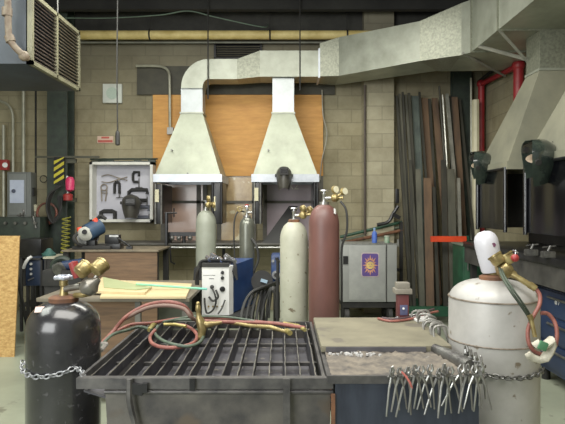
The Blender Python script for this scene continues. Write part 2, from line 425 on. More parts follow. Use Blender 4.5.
# diagonal run to the right wall; A = left/front line, B = back line
def dsec(xf, yf, xb2, yb2, zt): return [(xf, yf, ZD), (xb2, yb2, ZD), (xb2, yb2, zt), (xf, yf, zt)]
S0 = dsec(x4 + .01, 7.26, x4 + .01, 7.72, zt2 + .09); S1 = dsec(x4 + .26, 7.24, x4 + .26, 7.8, 3.74)
S2 = dsec(1.62, 6.5, 1.95, 6.98, 3.70); S3 = dsec(2.03, 6.25, 2.12, 7.0, 3.82); S4 = dsec(2.12, 6.2, 2.84, 6.95, 3.82)
MB(t.location).loft([S0, S1]).build('diagonal_transition', M_galv2, t)
MB(t.location).loft([S1, S2]).build('diagonal_section', M_galv, t)
MB(t.location).loft([S2, S3]).build('elbow', M_galv2, t)
MB(t.location).loft([S3, [(2.12, 6.12, ZD), (2.86, 6.95, ZD), (2.86, 6.95, 3.82), (2.12, 6.12, 3.82)]]).build('corner_section', M_galv, t)
b = MB(t.location); b.prism([(2.12, 6.12, ZD), (2.86, 6.12, ZD), (2.86, 6.95, ZD)], (0, 0, .59)); b.build('corner_fill', M_galv, t)
YE = 2.2
MB(t.location).span((2.10, YE, ZD), (2.86, 6.12, 3.92)).build('side_section', M_galv, t)
b = MB(t.location)
for y in (6.1, 5.35, 4.3, 3.2): b.span((2.085, y - .012, ZD - .015), (2.875, y + .012, 3.935))
b.build('seam_flange', M_galv2, t)
b = MB(t.location)
for (p, q) in ((P(463, 53, 6.22), P(505, 76, 6.9)), (Vector((2.1, 5.35, ZD)), Vector((2.88, 5.9, 2.78))), (Vector((2.1, 5.9, ZD)), Vector((2.88, 5.35, 2.80)))):
    b.ring([(p, .018), (q, .018)], 4)
b.build('support_brace', mat('brace grey', (132, 132, 120)), t)
b = MB(t.location)
for px in (208, 300): b.cyl((P(px, 0, YD0 - .03).x, YD0 - .03, ZD - .3 if px == 208 else ZD - .18), (P(px, 0, YD0 - .03).x, YD0 - .03, ZC), .009)
b.build('hanger_rod', M_blackm, t)

# ------------------------------------------------------------------ back hoods
def back_hood(pxl, pxr, nl, nr, yneck_top, label):
    Yf, Yk = 7.1, 7.92
    zl, zb2 = P(0, 182, Yf).z, P(0, 175, Yf).z
    L, Rr = P(pxl, 0, Yf).x, P(pxr, 0, Yf).x
    nyf, nyb = 7.34, 7.6
    nL, nR = P(nl, 0, nyf).x, P(nr, 0, nyf).x
    zn = P(0, 113, nyf).z; zt = P(0, yneck_top, nyf).z
    t = thing('exhaust_hood', label, 'hood', ((L + Rr) / 2, 7.5, zl), 'tapering exhaust hoods on the back wall')
    b = MB(t.location)
    b.loft([[(L, Yf, zb2), (Rr, Yf, zb2), (Rr, Yk, zb2), (L, Yk, zb2)], [(nL, nyf, zn), (nR, nyf, zn), (nR, nyb, zn), (nL, nyb, zn)]], close=False)
    b.build('hood_skirt', M_hood, t, angle=20)
    b = MB(t.location); e = .02
    for (p, q) in (((L - e, Yf - e), (Rr + e, Yf)), ((L - e, Yk), (Rr + e, Yk + e)), ((L - e, Yf), (L, Yk)), ((Rr, Yf), (Rr + e, Yk))): b.span((p[0], p[1], zl), (q[0], q[1], zb2 + .01))
    b.build('hood_lip', M_lip, t)
    b = MB(t.location); b.span((nL, nyf, zn - .005), (nR, nyb, zt)); b.build('neck', mat('bright neck', (176, 182, 184), (156, 162, 162), rough=.35, metal=.35), t)
    b = MB(t.location); b.span((nL - .015, nyf - .015, zn - .01), (nR + .015, nyb + .015, zn + .012)); b.build('collar', M_galv, t)
    return t
h1 = back_hood(155, 220.5, 181, 202.5, 88, 'tapering exhaust hood under the duct elbow, left of the pair on back wall')
h2 = back_hood(253, 317.5, 272.5, 294, 78, 'tapering exhaust hood on back wall with a dark helmet hung on its lip')
for h in (h1, h2):
    l = h.location
    b = MB(l); b.span((l.x - .01, 7.08, l.z + .1), (l.x + .01, 7.095, l.z + .12)); b.cyl((l.x - .22, 7.22, l.z + .42), (l.x - .22, 7.14, l.z + .42), .012); b.build('rivet', M_steel, h)

# booth side panels under back hoods
def side_panel(px0, px1, py0, py1, label, white=False, Y0=7.12, Y1=7.8):
    a = P(px0, py1, Y0); c = P(px1, py0, Y0)
    t = thing('booth_divider', label, 'panel', ((a.x + c.x) / 2, (Y0 + Y1) / 2, a.z), 'black booth side panels on the back bench')
    b = MB(t.location); b.box(((a.x + c.x) / 2, (Y0 + Y1) / 2, (a.z + c.z) / 2), ((c.x - a.x) * .7, Y1 - Y0, c.z - a.z), bev=.008); b.build('panel', M_black, t)
    b = MB(t.location); b.cyl((c.x - .02, Y0 - .01, a.z), (c.x - .02, Y0 - .01, c.z), .016); b.cyl((a.x + .02, Y0 - .01, a.z), (a.x + .02, Y0 - .01, c.z), .016); b.build('edge_post', M_steel if white else M_black, t)
    if white:
        b = MB(t.location); b.span((a.x + .02, Y0 - .035, a.z + (c.z - a.z) * .55), (a.x + .07, Y0 - .028, a.z + (c.z - a.z) * .86)); b.build('paper_tag', M_cream, t)
side_panel(154, 163, 184, 224, 'black booth side panel with cream tag at left end of back bench', True)
side_panel(211, 223, 182, 224, 'black booth side panel right of the left exhaust hood opening')
side_panel(253, 262, 182, 224, 'black booth side panel with cream tag left of the right hood opening', True)
side_panel(313, 319, 182, 214, 'short black booth side panel below right end of the right hood')
# leaning black board
a = [P(262, 243, 7.25), P(287, 243, 7.25), P(298, 206, 7.55), P(289, 206, 7.55)]
tag(MB(a[0]).prism(a, (0, .012, 0)).build('leaning_board', mat('board black', (16, 16, 16), (10, 10, 10), rough=.6)), 'black board leaning diagonally on back bench behind cream cylinder', 'board')

# back bench
zb = P(0, 243, 7.2).z
L, Rr = P(100, 0, 7.0).x, P(336, 0, 7.0).x
t = thing('steel_bench', 'long grey steel bench along the back wall under the hoods', 'bench', ((L + Rr) / 2, 7.4, 0))
MB(t.location).span((L, 7.24, zb - .03), (Rr, 7.86, zb - .005), bev=.004).build('bench_top', mat('bench grey', (92, 90, 84), (62, 60, 56), scale=4), t)
MB(t.location).cyl((L, 7.22, zb - .06), (Rr, 7.22, zb - .06), .012).build('front_rail', M_silver, t)
for x in (L + .1, L + 1.5, Rr - .1): MB(t.location).span((x - .02, 7.70, 0), (x + .02, 7.74, zb - .03)).build('leg', M_blackm, t)

# things on back bench
t = thing('bench_vise', 'dark iron clamping rig on back bench below left hood', 'vise', P(184, 243, 7.3))
b = MB(t.location); b.box(P(184, 234, 7.3), (.45, .1, .05)); 
for px in (170, 184, 198): b.cyl(P(px, 233, 7.28), P(px, 243, 7.28), .025)
b.build('body', M_black, t)
b = MB(t.location)
for px in (172, 179, 190): b.sphere(P(px, 238, 7.22), .035)
b.build('jaw', M_steel, t)
b = MB(P(165, 212, 7.17)); b.ring([(P(166.5, 266, 7.17), .022), (P(166.5, 213, 7.17), .022)], 6); b.ring([(P(165, 213, 7.17), .012), (P(177, 213, 7.17), .012)], 6); b.cyl(P(174, 208, 7.17), P(174, 217, 7.17), .009); b.ring([(P(170, 248, 7.17), .012), (P(171, 262, 7.17), .012), (P(175, 264, 7.17), .012)], 6)
tag(b.build('bar_clamp', M_black), 'tall black bar clamp hanging on front rail of back bench', 'clamp')

# ------------------------------------------------------------------ shadow board
A, B = P(90, 222, 7.75), P(153, 162, 7.75)
t = thing('tool_cabinet', 'open white shadow board cabinet of clamps on the block wall', 'cabinet', ((A.x + B.x) / 2, 7.9, A.z))
MB(t.location).span((A.x, 7.92, A.z), (B.x, 7.99, B.z)).build('back_panel', mat('shadow board white', (196, 196, 206), (176, 176, 188), scale=2), t)
b = MB(t.location); s = .038
for (p, q) in (((A.x, A.z), (B.x, A.z + s)), ((A.x, B.z - s), (B.x, B.z)), ((A.x, A.z), (A.x + s, B.z)), ((B.x - s, A.z), (B.x, B.z))): b.span((p[0], 7.73, p[1]), (q[0], 7.93, q[1]))
b.build('cabinet_frame', mat('frame white', (226, 226, 218), (208, 208, 198)), t)
YT = 7.89
def cclamp(px, py, w, h, flip, label, m=M_blackm, r=.02, vert=False):
    c = P(px, py, YT); b = MB(c)
    if vert: pts = [(-w / 2, -h * .35), (-w / 2, h * .4), (-w * .3, h / 2), (w * .3, h / 2), (w / 2, h * .4), (w / 2, -h * .35)]
    else: pts = [(w / 2 * flip, h / 2 - .06), (w / 2 * flip, h / 2), (-w * .35 * flip, h / 2), (-w / 2 * flip, h * .3), (-w / 2 * flip, -h * .3), (-w * .35 * flip, -h / 2), (w / 2 * flip, -h / 2)]
    b.ring([(c + Vector((x, 0, z)), r) for x, z in pts], 6)
    t = thing('c_clamp', label, 'clamp', c, 'clamps on the white shadow board')
    b.build('frame', m, t)
    b = MB(c)
    if vert: b.cyl(c + Vector((w / 2, 0, -h * .35)), c + Vector((w / 2, 0, -h * .65)), .008); b.cyl(c + Vector((w / 2 - .05, 0, -h * .65)), c + Vector((w / 2 + .05, 0, -h * .65)), .007)
    else: b.cyl(c + Vector((w / 2 * flip, 0, -h / 2 + .05)), c + Vector((w / 2 * flip, 0, -h / 2 - .08)), .008); b.cyl(c + Vector((w / 2 * flip - .05, 0, -h / 2 - .08)), c + Vector((w / 2 * flip + .05, 0, -h / 2 - .08)), .007)
    b.build('screw', M_steel, t)
cclamp(136, 177, .085, .14, 1, 'small black clamp at upper right of the white shadow board')
cclamp(117, 189, .07, .19, 1, 'narrow black clamp hanging at the centre of the white shadow board', vert=True)
cclamp(138, 195, .26, .15, 1, 'wide dark clamp on the shadow board just behind the helmet top', r=.026)
cclamp(108, 216, .2, .14, 1, 'dark clamp at lower left of the white shadow board', vert=True, r=.03)
cclamp(142, 212, .2, .15, 1, 'dark clamp at lower right of the white shadow board', m=mat('blueish steel', (86, 90, 104)), r=.026)
c = P(112, 179, YT); b = MB(c)
b.tube([c + Vector(q) for q in ((-.15, 0, .04), (-.05, 0, .06), (.08, 0, .02), (.22, 0, -.02))], .008); b.tube([c + Vector(q) for q in ((-.15, 0, -.04), (-.05, 0, -.05), (.08, 0, -.01), (.22, 0, .03))], .008); b.cyl(c + Vector((.1, -.01, 0)), c + Vector((.1, .01, 0)), .02)
tag(b.build('tongs', mat('dull silver', (150, 140, 128), metal=.4)), 'long silver tongs at top left of the white shadow board', 'tongs')
c = P(104, 193, YT); b = MB(c)
b.torus(c + Vector((0, 0, .08)), (0, 1, 0), .045, .01); b.ring([(c + Vector((-.04, 0, .05)), .01), (c + Vector((-.03, 0, -.12)), .01)], 6); b.ring([(c + Vector((.04, 0, .05)), .01), (c + Vector((.02, 0, -.12)), .01)], 6); b.cyl(c + Vector((-.04, 0, 0)), c + Vector((.05, 0, 0)), .008)
tag(b.build('pincers', mat('dull silver')), 'silver ring handled pincers at left of the white shadow board', 'pliers')
c = P(142, 190, YT)
# clutter along the cabinet top
z = B.z
b = MB((A.x + .5, 7.85, z))
for k in range(9):
    x = A.x + .05 + k * .1; h_ = R.uniform(.02, .05); b.box((x, 7.85, z + h_ / 2), (.11, .07, h_), rot=(0, 0, R.uniform(-.2, .2)), bev=.005)
b.ring([(Vector((A.x - .02, 7.82, z + .045)), .014), (Vector((B.x + .05, 7.82, z + .05)), .014)], 6)
tag(b.build('straight_edge', M_dkgreen), 'long dark levelling bar lying on top of the white shadow board', 'bar')

# ------------------------------------------------------------------ helmets
def helmet(loc, rot, label, shell_m, scale=1.0, group=None):
    t = thing('welding_helmet', label, 'helmet', loc, group)
    t.rotation_euler = rot; t.scale = (scale,) * 3
    b = MB(); n = 20; rows = []
    for i in range(13):
        v = i / 12
        z = .14 - .31 * v
        if v < .35: w = math.sin(math.acos(max(-1, 1 - v / .35)) ) ; w = max(w, .05)
        else: w = 1 - .38 * ((v - .35) / .65) ** 1.6
        rows.append([(.118 * w * math.sin(u), -(.15 * w * math.cos(u)) * (1.0 + .12 * v) + .02, z) for u in [(-1.85 + 3.7 * j / n) for j in range(n + 1)]])
    verts = [p for r in rows for p in r]; inner = [(x * .95, y * .95, z * .98) for x, y, z in verts]
    faces = []; N = len(verts); w_ = n + 1
    for i in range(12):
        for j in range(n):
            a = i * w_ + j
            faces.append((a, a + 1, a + 1 + w_, a + w_)); faces.append((N + a, N + a + w_, N + a + 1 + w_, N + a + 1))
    for i in range(12):
        for e in (0, n):
            a = i * w_ + e; faces.append((a, a + w_, N + a + w_, N + a))
    for j in range(n):
        a = 12 * w_ + j; faces.append((a, a + 1, N + a + 1, N + a))
        a = j; faces.append((a, a + 1, N + a + 1, N + a))
    b._add(verts + inner, faces); b.build('shell', shell_m, t, angle=60)
    b = MB(); b.box((0, -.14, .03), (.13, .03, .1), bev=.006); f = b.build('visor_frame', M_blackm, t)
    b = MB(); b.box((0, -.157, .03), (.105, .006, .05)); b.build('lens', M_blackg, f)
    b = MB(); b.ring([((.07 * math.sin(k * PI / 12), -.03 + .075 * math.cos(k * PI / 12), .0), .022) for k in range(25)], 8, True, flat=.007); b.build('headband', mat('headband', (170, 156, 132), (130, 110, 92)), t)
    for s_ in (-1, 1):
        b = MB(); b.cyl((s_ * .105, .03, .03), (s_ * .135, .03, .03), .02, n=12); b.build('pivot_knob', M_blackm, t)
    return t
M_hel = mat('dark helmet', (76, 74, 66), (46, 44, 42), rough=.45, scale=12)
M_helg = mat('green glossy helmet', (52, 62, 54), (26, 32, 32), rough=.16, coat=.6, scale=8)
hh_ = helmet(P(284, 177, 7.0), (-.25, 0, 0), 'dark welding helmet hanging on the lip of the back hood', M_hel, 1.0); hh_.scale = (.86, 1, 1.02)
helmet(P(131, 205, 7.62), (-.1, 0, .2), 'dark grey welding helmet hanging in front of the white shadow board', M_hel, 1.1)
helmet(Vector((2.13, 5.98, 1.5 + (207 - 165) * 5.98 / F)), (-.2, -.45, 1.45), 'glossy dark helmet on far right hood, beside the cream and red pipes', M_helg, 1.15)
helmet(Vector((2.10, 4.55, 1.5 + (207 - 157) * 4.4 / F)), (-.2, -.45, 1.5), 'larger glossy dark helmet hung on nearest right hood at frame edge', M_helg, 1.22)

# ------------------------------------------------------------------ steel columns
xc = P(60, 0, 7.7).x
t = thing('steel_column', 'dark green steel column carrying the striped hazard plate', 'column', (xc, 7.7, 0))
b = MB(t.location); wd = .14
b.span((xc - wd, 7.6, 0), (xc + wd, 7.625, ZC)); b.span((xc - wd, 7.85, 0), (xc + wd, 7.875, ZC)); b.span((xc - .012, 7.62, 0), (xc + .012, 7.86, ZC))
b.build('beam', M_dkgreen, t)
b = MB(t.location)
for py in (161, 200): b.span((xc + .1, 7.6, P(0, py + 2, 7.6).z), (xc + .26, 7.64, P(0, py - 2, 7.6).z))
b.span((P(36, 0, 7.6).x, 7.56, P(0, 158, 7.58).z), (P(100, 0, 7.6).x, 7.585, P(0, 156, 7.58).z))
b.build('bracket', mat('olive bracket', (66, 66, 52)), t)
a, c = P(54, 184, 7.55), P(64, 157, 7.55)
t = thing('hazard_plate', 'black and yellow diagonal striped plate on the steel column', 'sign', ((a.x + c.x) / 2, 7.55, a.z))
MB(t.location).span((a.x, 7.55, a.z), (c.x, 7.56, c.z)).build('plate', M_black, t)
b = MB(t.location); hh = (c.z - a.z) / 4
for k in range(4):
    z = a.z + k * hh - .01; w_ = c.x - a.x
    q = [(a.x, 7.545, z), (c.x, 7.545, z + .09), (c.x, 7.545, min(z + .09 + hh * .5, c.z)), (a.x, 7.545, z + hh * .5)]
    q = [(x, y, max(zz, a.z)) for x, y, zz in q]
    b.prism(q, (0, .006, 0))
b.build('stripe', M_yellow, t)
xc2 = P(466, 0, 7.75).x
t = thing('steel_column', 'dark steel column in the far right corner behind the bar stock', 'column', (xc2, 7.8, 0))
b = MB(t.location); b.span((xc2 - .15, 7.86, 0), (xc2 + .12, 7.88, ZC)); b.span((xc2 - .15, 7.97, 0), (xc2 + .12, 7.99, ZC)); b.span((xc2 - .02, 7.88, 0), (xc2 + .02, 7.97, ZC)); b.build('beam', M_dkgreen, t)

# stuff hung on left column
b = MB(P(68, 190, 7.4)); 
t = thing('air_regulator', 'air line regulator with pink bowl and red knob on steel column', 'regulator', P(69, 195, 7.45))
MB(t.location).ring([(P(67, 176, 7.5), .02), (P(67.5, 196, 7.5), .02)], 8).build('stem', M_silver, t)
MB(t.location).lathe([(.02, -.1), (.055, -.08), (.06, .05), (.04, .09), (.01, .1)], P(70, 184, 7.45), n=16).build('bowl', mat('pink bowl', (226, 60, 110), (200, 44, 90), rough=.4), t)
MB(t.location).lathe([(.02, -.05), (.06, -.045), (.065, .03), (.03, .05)], P(68, 197, 7.45), n=16).build('knob', M_red, t)
b = MB(P(55, 215, 7.4))
for k in range(5):
    o_ = k * .02; b.tube([P(57 + k, 186, 7.5), P(52 - k * .8, 195, 7.45 - o_), P(49 - k * .5, 207 + k, 7.42 - o_), P(53, 219 + k, 7.42 - o_), P(60, 212, 7.45), P(62 - k, 196, 7.5)], .014, 6)
tag(b.build('coiled_cable', M_blackm), 'bundle of black cable looped on the steel column', 'cable')
b = MB(P(47, 212, 7.5)); b.torus(P(47, 213, 7.55), (0, 1, 0), .135, .016, 24, 8); b.tube([P(40, 223, 7.5), P(47, 224, 7.5), P(54, 222, 7.5)], .014, 6)
tag(b.build('air_hose', mat('rust red hose', (140, 70, 50), (60, 44, 40), scale=12)), 'rust red hose loop hanging beside the steel column', 'hose')
b = MB(P(43, 178, 7.9)); b.torus(P(43.5, 179, 7.9), (0, 1, 0), .05, .006, 20, 6)
tag(b.build('wire_ring', M_blackm), 'small wire ring hanging on the block wall beside the column', 'ring')
b = MB(P(67, 240, 7.3)); pts = []
for k in range(120):
    a_ = k / 120 * 2 * PI * 11; pts.append(P(66.5 - k / 60, 217 + 45 * k / 120, 7.35) + Vector((.052 * math.cos(a_), .045 * math.sin(a_), 0)))
b.ring([(p, .008) for p in pts], 6); tag(b.build('coil_hose', mat('dull yellow hose', (160, 156, 52), (116, 112, 38))), 'yellow spiral air hose hanging down the steel column', 'hose')

# ------------------------------------------------------------------ electrics, left
def pipe(name, pts, r, m, label, cat='conduit', group=None, sub=5, n=8):
    o = MB(pts[0]); o.tube(pts, r, n, sub); return tag(o.build(name, m), label, cat, group)
M_cond = mat('pale conduit', (158, 158, 140), (132, 132, 116), rough=.4, metal=.3)
pipe('conduit', [P(3.5, 125, 7.9), P(3.8, 300, 7.9)], .024, M_cond, 'pale vertical conduit passing the red alarm box')
pipe('conduit', [P(-8, 98, 7.9), P(0, 101, 7.9), P(8, 105, 7.9), P(12.5, 114, 7.9), P(13, 130, 7.9), P(13, 174, 7.9)], .02, M_cond, 'pale conduit with curved bend entering left side of electrical panel')
pipe('conduit', [P(23.5, 60, 7.9), P(23.5, 174, 7.9)], .026, M_cond, 'straight pale conduit dropping into the top of the electrical panel')
a, c = P(7, 217, 7.82), P(31, 172, 7.82)
t = thing('electrical_panel', 'grey electrical disconnect box with pale label plate on wall', 'electrical box', ((a.x + c.x) / 2, 7.9, a.z))
MB(t.location).span((a.x, 7.82, a.z), (c.x, 7.99, c.z), bev=.01).build('enclosure', mat('panel grey', (112, 116, 112), (92, 96, 94), rough=.5, scale=2), t)
d = MB(t.location).span((a.x + .03, 7.805, a.z + .03), (c.x - .06, 7.822, c.z - .03), bev=.006).build('door', mat('panel grey 2', (120, 124, 122), (104, 108, 106)), t)
q, w_ = P(10, 203, 7.8), P(24, 180, 7.8)
MB(t.location).span((q.x, 7.795, q.z), (w_.x, 7.806, w_.z)).build('label_plate', mat('pale blue plate', (196, 206, 226), (176, 186, 210)), d)
MB(t.location).cyl(P(13.5, 191, 7.795), P(13.5, 191, 7.77), .028).build('knob', M_dkblue, d)
MB(t.location).span((c.x, 7.86, a.z + .3), (c.x + .03, 7.9, a.z + .42)).build('handle', M_black, t)
t = thing('alarm_box', 'small red alarm box on conduit near left edge', 'alarm', P(4.5, 170, 7.85))
MB(t.location).box(P(4.5, 165, 7.84), (.12, .09, .15), bev=.015).build('body', M_red, t)
MB(t.location).cyl(P(5, 165, 7.79), P(5, 165, 7.77), .035).build('button', M_white, t)
t = thing('socket_box', 'small white socket box right of the electrical panel', 'socket', P(34, 212, 7.9))
MB(t.location).box(P(34, 208, 7.95), (.1, .07, .1), bev=.008).build('box', M_cream, t)
b = MB(t.location); b.cyl(P(35, 212, 7.93), P(35.5, 236, 7.93), .012); b.build('conduit', M_cond, t)

# conduit drop between board and hood; drop cord
pipe('conduit', [P(136, 66, 7.9), P(155, 66, 7.9), P(164, 67.5, 7.9), P(168.5, 72, 7.9), P(169.5, 82, 7.88), P(170, 130, 7.88)], .02, M_cond, 'pale conduit bending down in front of the dark olive panel')
tag(MB(P(170.5, 131, 7.88)).box(P(170.5, 131, 7.88), (.09, .07, .1), bev=.008).build('outlet_box', mat('outlet grey', (180, 180, 176))), 'small grey outlet box at lower end of the bent conduit', 'outlet')
t = thing('drop_cord', 'black power cord with plug hanging from ceiling near left', 'cord', P(117.5, 146, 6.0))
z = ZC
MB(t.location).tube([(P(117.6, 0, 6).x, 6, ZC), P(117.6, 0, 6.0), P(117, 70, 6), P(117.6, 134, 6.0)], .0075, 6).build('cord', M_rubber, t)
MB(t.location).lathe([(.012, .1), (.02, .09), (.026, .04), (.026, -.05), (.012, -.06)][::-1], P(117.6, 140, 6), n=14).build('plug', M_rubber, t)

# ------------------------------------------------------------------ bar stock rack
zs = .16
t = thing('stock_rack', 'dark green floor rack holding the long leaning metal stock', 'rack', (2.0, 7.3, 0))
b = MB(t.location)
b.span((1.45, 7.02, .10), (2.62, 7.10, .22)); b.span((1.45, 7.66, .10), (2.62, 7.74, .22)); b.span((1.5, 7.1, .1), (1.56, 7.66, .16)); b.span((2.5, 7.1, .1), (2.56, 7.66, .16))
b.build('base_frame', M_green, t)
for x in (1.5, 2.55):
    for y in (7.06, 7.7): MB(t.location).span((x - .03, y - .03, 0), (x + .03, y + .03, .1)).build('leg', M_green, t)
b = MB(t.location); a = P(431, 239, 7.0); c = P(466, 239, 7.0)
b.span((a.x, 6.98, a.z - .035), (c.x, 7.03, a.z + .035)); b.build('retaining_bar', M_orange, t, label='orange red retaining bar')
b = MB(t.location); b.span((c.x - .02, 7.0, .2), (c.x + .04, 7.06, c.z + .04)); b.build('post', M_green, t)
M_st = {'d': mat('dark bar', (66, 64, 54), (40, 40, 36), rough=.55, metal=.4, scale=8, stretch=(1, 1, .2)),
        'g': mat('grey bar', (112, 110, 96), (76, 76, 68), rough=.45, metal=.5, scale=8, stretch=(1, 1, .2)),
        'b': mat('blue grey bar', (104, 114, 106), (74, 82, 78), rough=.45, metal=.4, scale=5),
        'w': mat('rusty brown bar', (112, 86, 62), (72, 56, 44), rough=.8, scale=8, stretch=(1, 1, .2)),
        's': mat('silver bar', (208, 208, 196), (160, 160, 150), rough=.3, metal=.7)}
LB = {'d': 'dark steel', 'g': 'grey steel', 'b': 'blue grey steel', 'w': 'rusty brown', 's': 'bright silver'}
stock = [(396.5, 2.2, 'd', 96, 'angle'), (399.5, 2.6, 'g', 94, 'bar'), (402.6, 2, 'd', 92, 'bar'), (405.4, 2.4, 'g', 95, 'angle'), (408.8, 2.6, 'd', 93, 'bar'), (414.5, 7, 'b', 96, 'channel'), (419.4, 2, 'd', 92, 'bar'),
         (424.4, 6.5, 'w', 98, 'plank'), (429.4, 2.6, 'd', 99, 'bar'), (434.6, 6, 'w', 98, 'plank'), (439.2, 2, 'd', 86, 'tube'), (442.6, 2.2, 's', 95, 'tube'), (446.8, 3, 's', 94, 'angle'), (450, 2, 'd', 96, 'bar'), (454.5, 6, 'w', 97, 'plank'), (459.5, 2.4, 'd', 99, 'bar')]
ordn = ['first', 'second', 'third', 'fourth', 'fifth', 'sixth', 'seventh', 'eighth', 'ninth', 'tenth', 'eleventh', 'twelfth', 'thirteenth', 'fourteenth', 'fifteenth', 'sixteenth']
for i, (px, w_, k, py, kind) in enumerate(stock):
    top = P(px, py, 7.80 if i % 2 else 7.74); dr = 14 + (px - 396) * .10
    yb2 = 7.40 + .12 * (i % 3)
    bx = (px + dr - VX) * 7.4 / F
    bot = Vector((bx, yb2, .165)); wm = w_ * 7.7 / F
    d = (top - bot)
    b = MB(bot); n_ = Vector((1, 0, 0)); f_ = d.cross(n_).normalized()
    if kind in ('bar', 'plank'): pr = [(-wm / 2, -.006), (wm / 2, -.006), (wm / 2, .006), (-wm / 2, .006)] if kind == 'plank' else [(-wm / 2, -.012), (wm / 2, -.012), (wm / 2, .012), (-wm / 2, .012)]
    elif kind == 'angle': pr = [(-wm / 2, -.02), (-wm / 2 + .005, -.02), (-wm / 2 + .005, .015), (wm / 2, .015), (wm / 2, .02), (-wm / 2, .02)]
    elif kind == 'channel': pr = [(-wm / 2, .03), (-wm / 2, -.01), (wm / 2, -.01), (wm / 2, .03), (wm / 2 - .006, .03), (wm / 2 - .006, -.004), (-wm / 2 + .006, -.004), (-wm / 2 + .006, .03)]
    else: pr = [(wm / 2 * math.cos(a_ * PI / 4), wm / 2 * math.sin(a_ * PI / 4)) for a_ in range(8)]
    b.prism([bot + n_ * u - f_ * v for u, v in pr], d)
    tag(b.build('steel_' + kind if kind != 'plank' else 'flat_bar', M_st[k]), '%s %s leaning in the rack, %s from the pilaster' % (LB[k], {'plank': 'flat bar'}.get(kind, kind), ordn[i]), 'metal stock', 'long metal stock leaning in the corner rack')
# second, shorter layer low in front
for i in range(7):
    px = 413 + i * 8.2; bot = P(px + 5, 299, 7.0 + .0); bot = Vector((bot.x, 7.2, .165)); top = P(px - 3 + R.uniform(-1, 1), 160 + 9 * (i % 4), 7.46)
    b = MB(bot); w_ = .02 + .016 * (i % 3); b.prism([bot + Vector((u, v, 0)) for u, v in ((-w_, -.008), (w_, -.008), (w_, .008), (-w_, .008))], top - bot)
    tag(b.build('offcut_bar', M_st['dgwddgs'[i]]), 'shorter %s offcut leaning in front of the long stock, %s from left' % (LB['dgwddgs'[i]], ordn[i]), 'metal stock', 'short offcuts in the corner rack')

# right corner pipes
pipe('cream_pipe', [P(475.5, 100, 7.6), P(476, 240, 7.6)], .05, M_cream, 'thick cream vertical pipe in the right corner', 'pipe')
pipe('conduit', [P(471, 78, 7.8), P(471.5, 240, 7.8)], .016, M_cond, 'thin pale conduit left of the thick cream pipe')
xw = XR - .09
def wallp(px, py): Y = xw * F / (px - VX); return Vector((xw, Y, H - (py - VY) * Y / F))
t = thing('red_pipe', 'red painted pipe run framing the right wall blocks', 'pipe', wallp(484, 83))
b = MB(t.location); p0 = Vector((xw, 7.78, 0.0)); p1 = wallp(485, 84); p1 = Vector((xw, 7.78, H + (207 - 84) * 7.78 / F)); p2 = wallp(518.5, 65.5)
b.ring([(p0, .045), (p1, .045)], 10); b.ring([(p1 + Vector((0, .05, 0)), .034), (p2 + Vector((0, -.03, 0)), .034)], 10); b.ring([(p2, .06), (Vector((xw, p2.y, 1.9)), .06)], 10)
b.build('pipe', M_redp, t)
b = MB(t.location); b.sphere(p1, .06); b.sphere(p2, .075); b.build('elbow_fitting', M_redp, t)
b = MB((xw, 7, 3.4)); b.ring([(Vector((xw, 7.9, p1.z + .06)), .02), (Vector((xw, 6.2, p2.z + .2)), .02)], 6)
tag(b.build('black_conduit', M_blackm), 'black conduit climbing the right wall above the red pipe', 'conduit')
for px, Y, r in ((477, 7.3, .075), (492, 7.4, .085)):
    pass
t = thing('cream_duct', 'short round cream duct stub in corner beneath the big duct', 'duct', P(478, 63, 7.2))
MB(t.location).cyl(P(478, 63, 7.15), P(486, 61, 7.5), .085, n=20).build('duct_stub', M_cream, t)
MB(t.location).tube([P(455, 60, 7.3), P(459, 68, 7.3), P(466, 67, 7.25), P(474, 64, 7.2)], .022, 8).build('elbow', M_cond, t)
tag(MB(P(378, 75, 7.7)).lathe([(.001, 0), (.05, -.02), (.075, -.07), (.085, -.12), (.05, -.13)][::-1], P(379, 75, 7.72), rot=Matrix.Rotation(PI / 2, 3, 'X'), n=20).build('alarm_bell', M_black), 'black round alarm bell on the pale block pilaster', 'bell')

# ------------------------------------------------------------------ right wall hoods + curtains
def right_hood(Yf, Yk, label):
    xi, xo = 2.2, XR - .02; z0 = 1.5 + 35 * 5.8 / F
    t = thing('exhaust_hood', label, 'hood', (2.5, (Yf + Yk) / 2, z0), 'big exhaust hoods along the right wall')
    nyf, nyb, nx, zn, zt = (Yf + Yk) / 2 - .44, (Yf + Yk) / 2 - .14, 2.5, 2.84, 3.228
    b = MB(t.location); zb2 = z0 + .07
    b.loft([[(xi, Yf, zb2), (xo, Yf, zb2), (xo, Yk, zb2), (xi, Yk, zb2)], [(nx, nyf, zn), (xo, nyf, zn), (xo, nyb, zn), (nx, nyb, zn)]], close=False)
    b.build('hood_skirt', M_hoodR, t, angle=20)
    b = MB(t.location)
    for (p, q) in (((xi - .015, Yf - .015), (xo, Yf)), ((xi - .015, Yk), (xo, Yk + .015)), ((xi - .015, Yf), (xi, Yk))): b.span((p[0], p[1], z0), (q[0], q[1], zb2 + .01))
    b.build('hood_lip', M_hoodR, t)
    MB(t.location).span((nx, nyf, zn - .01), (xo, nyb, zt)).build('neck', M_galv2, t)
    b = MB(t.location); b.span((nx - .012, nyf - .012, zn - .012), (xo, nyb + .012, zn + .012)); b.build('collar', M_galv, t)
right_hood(5.37, 6.19, 'exhaust hood on right wall beside the red pipe, farther of two')
right_hood(4.12, 4.97, 'exhaust hood on right wall cut off by the frame, nearer of two')
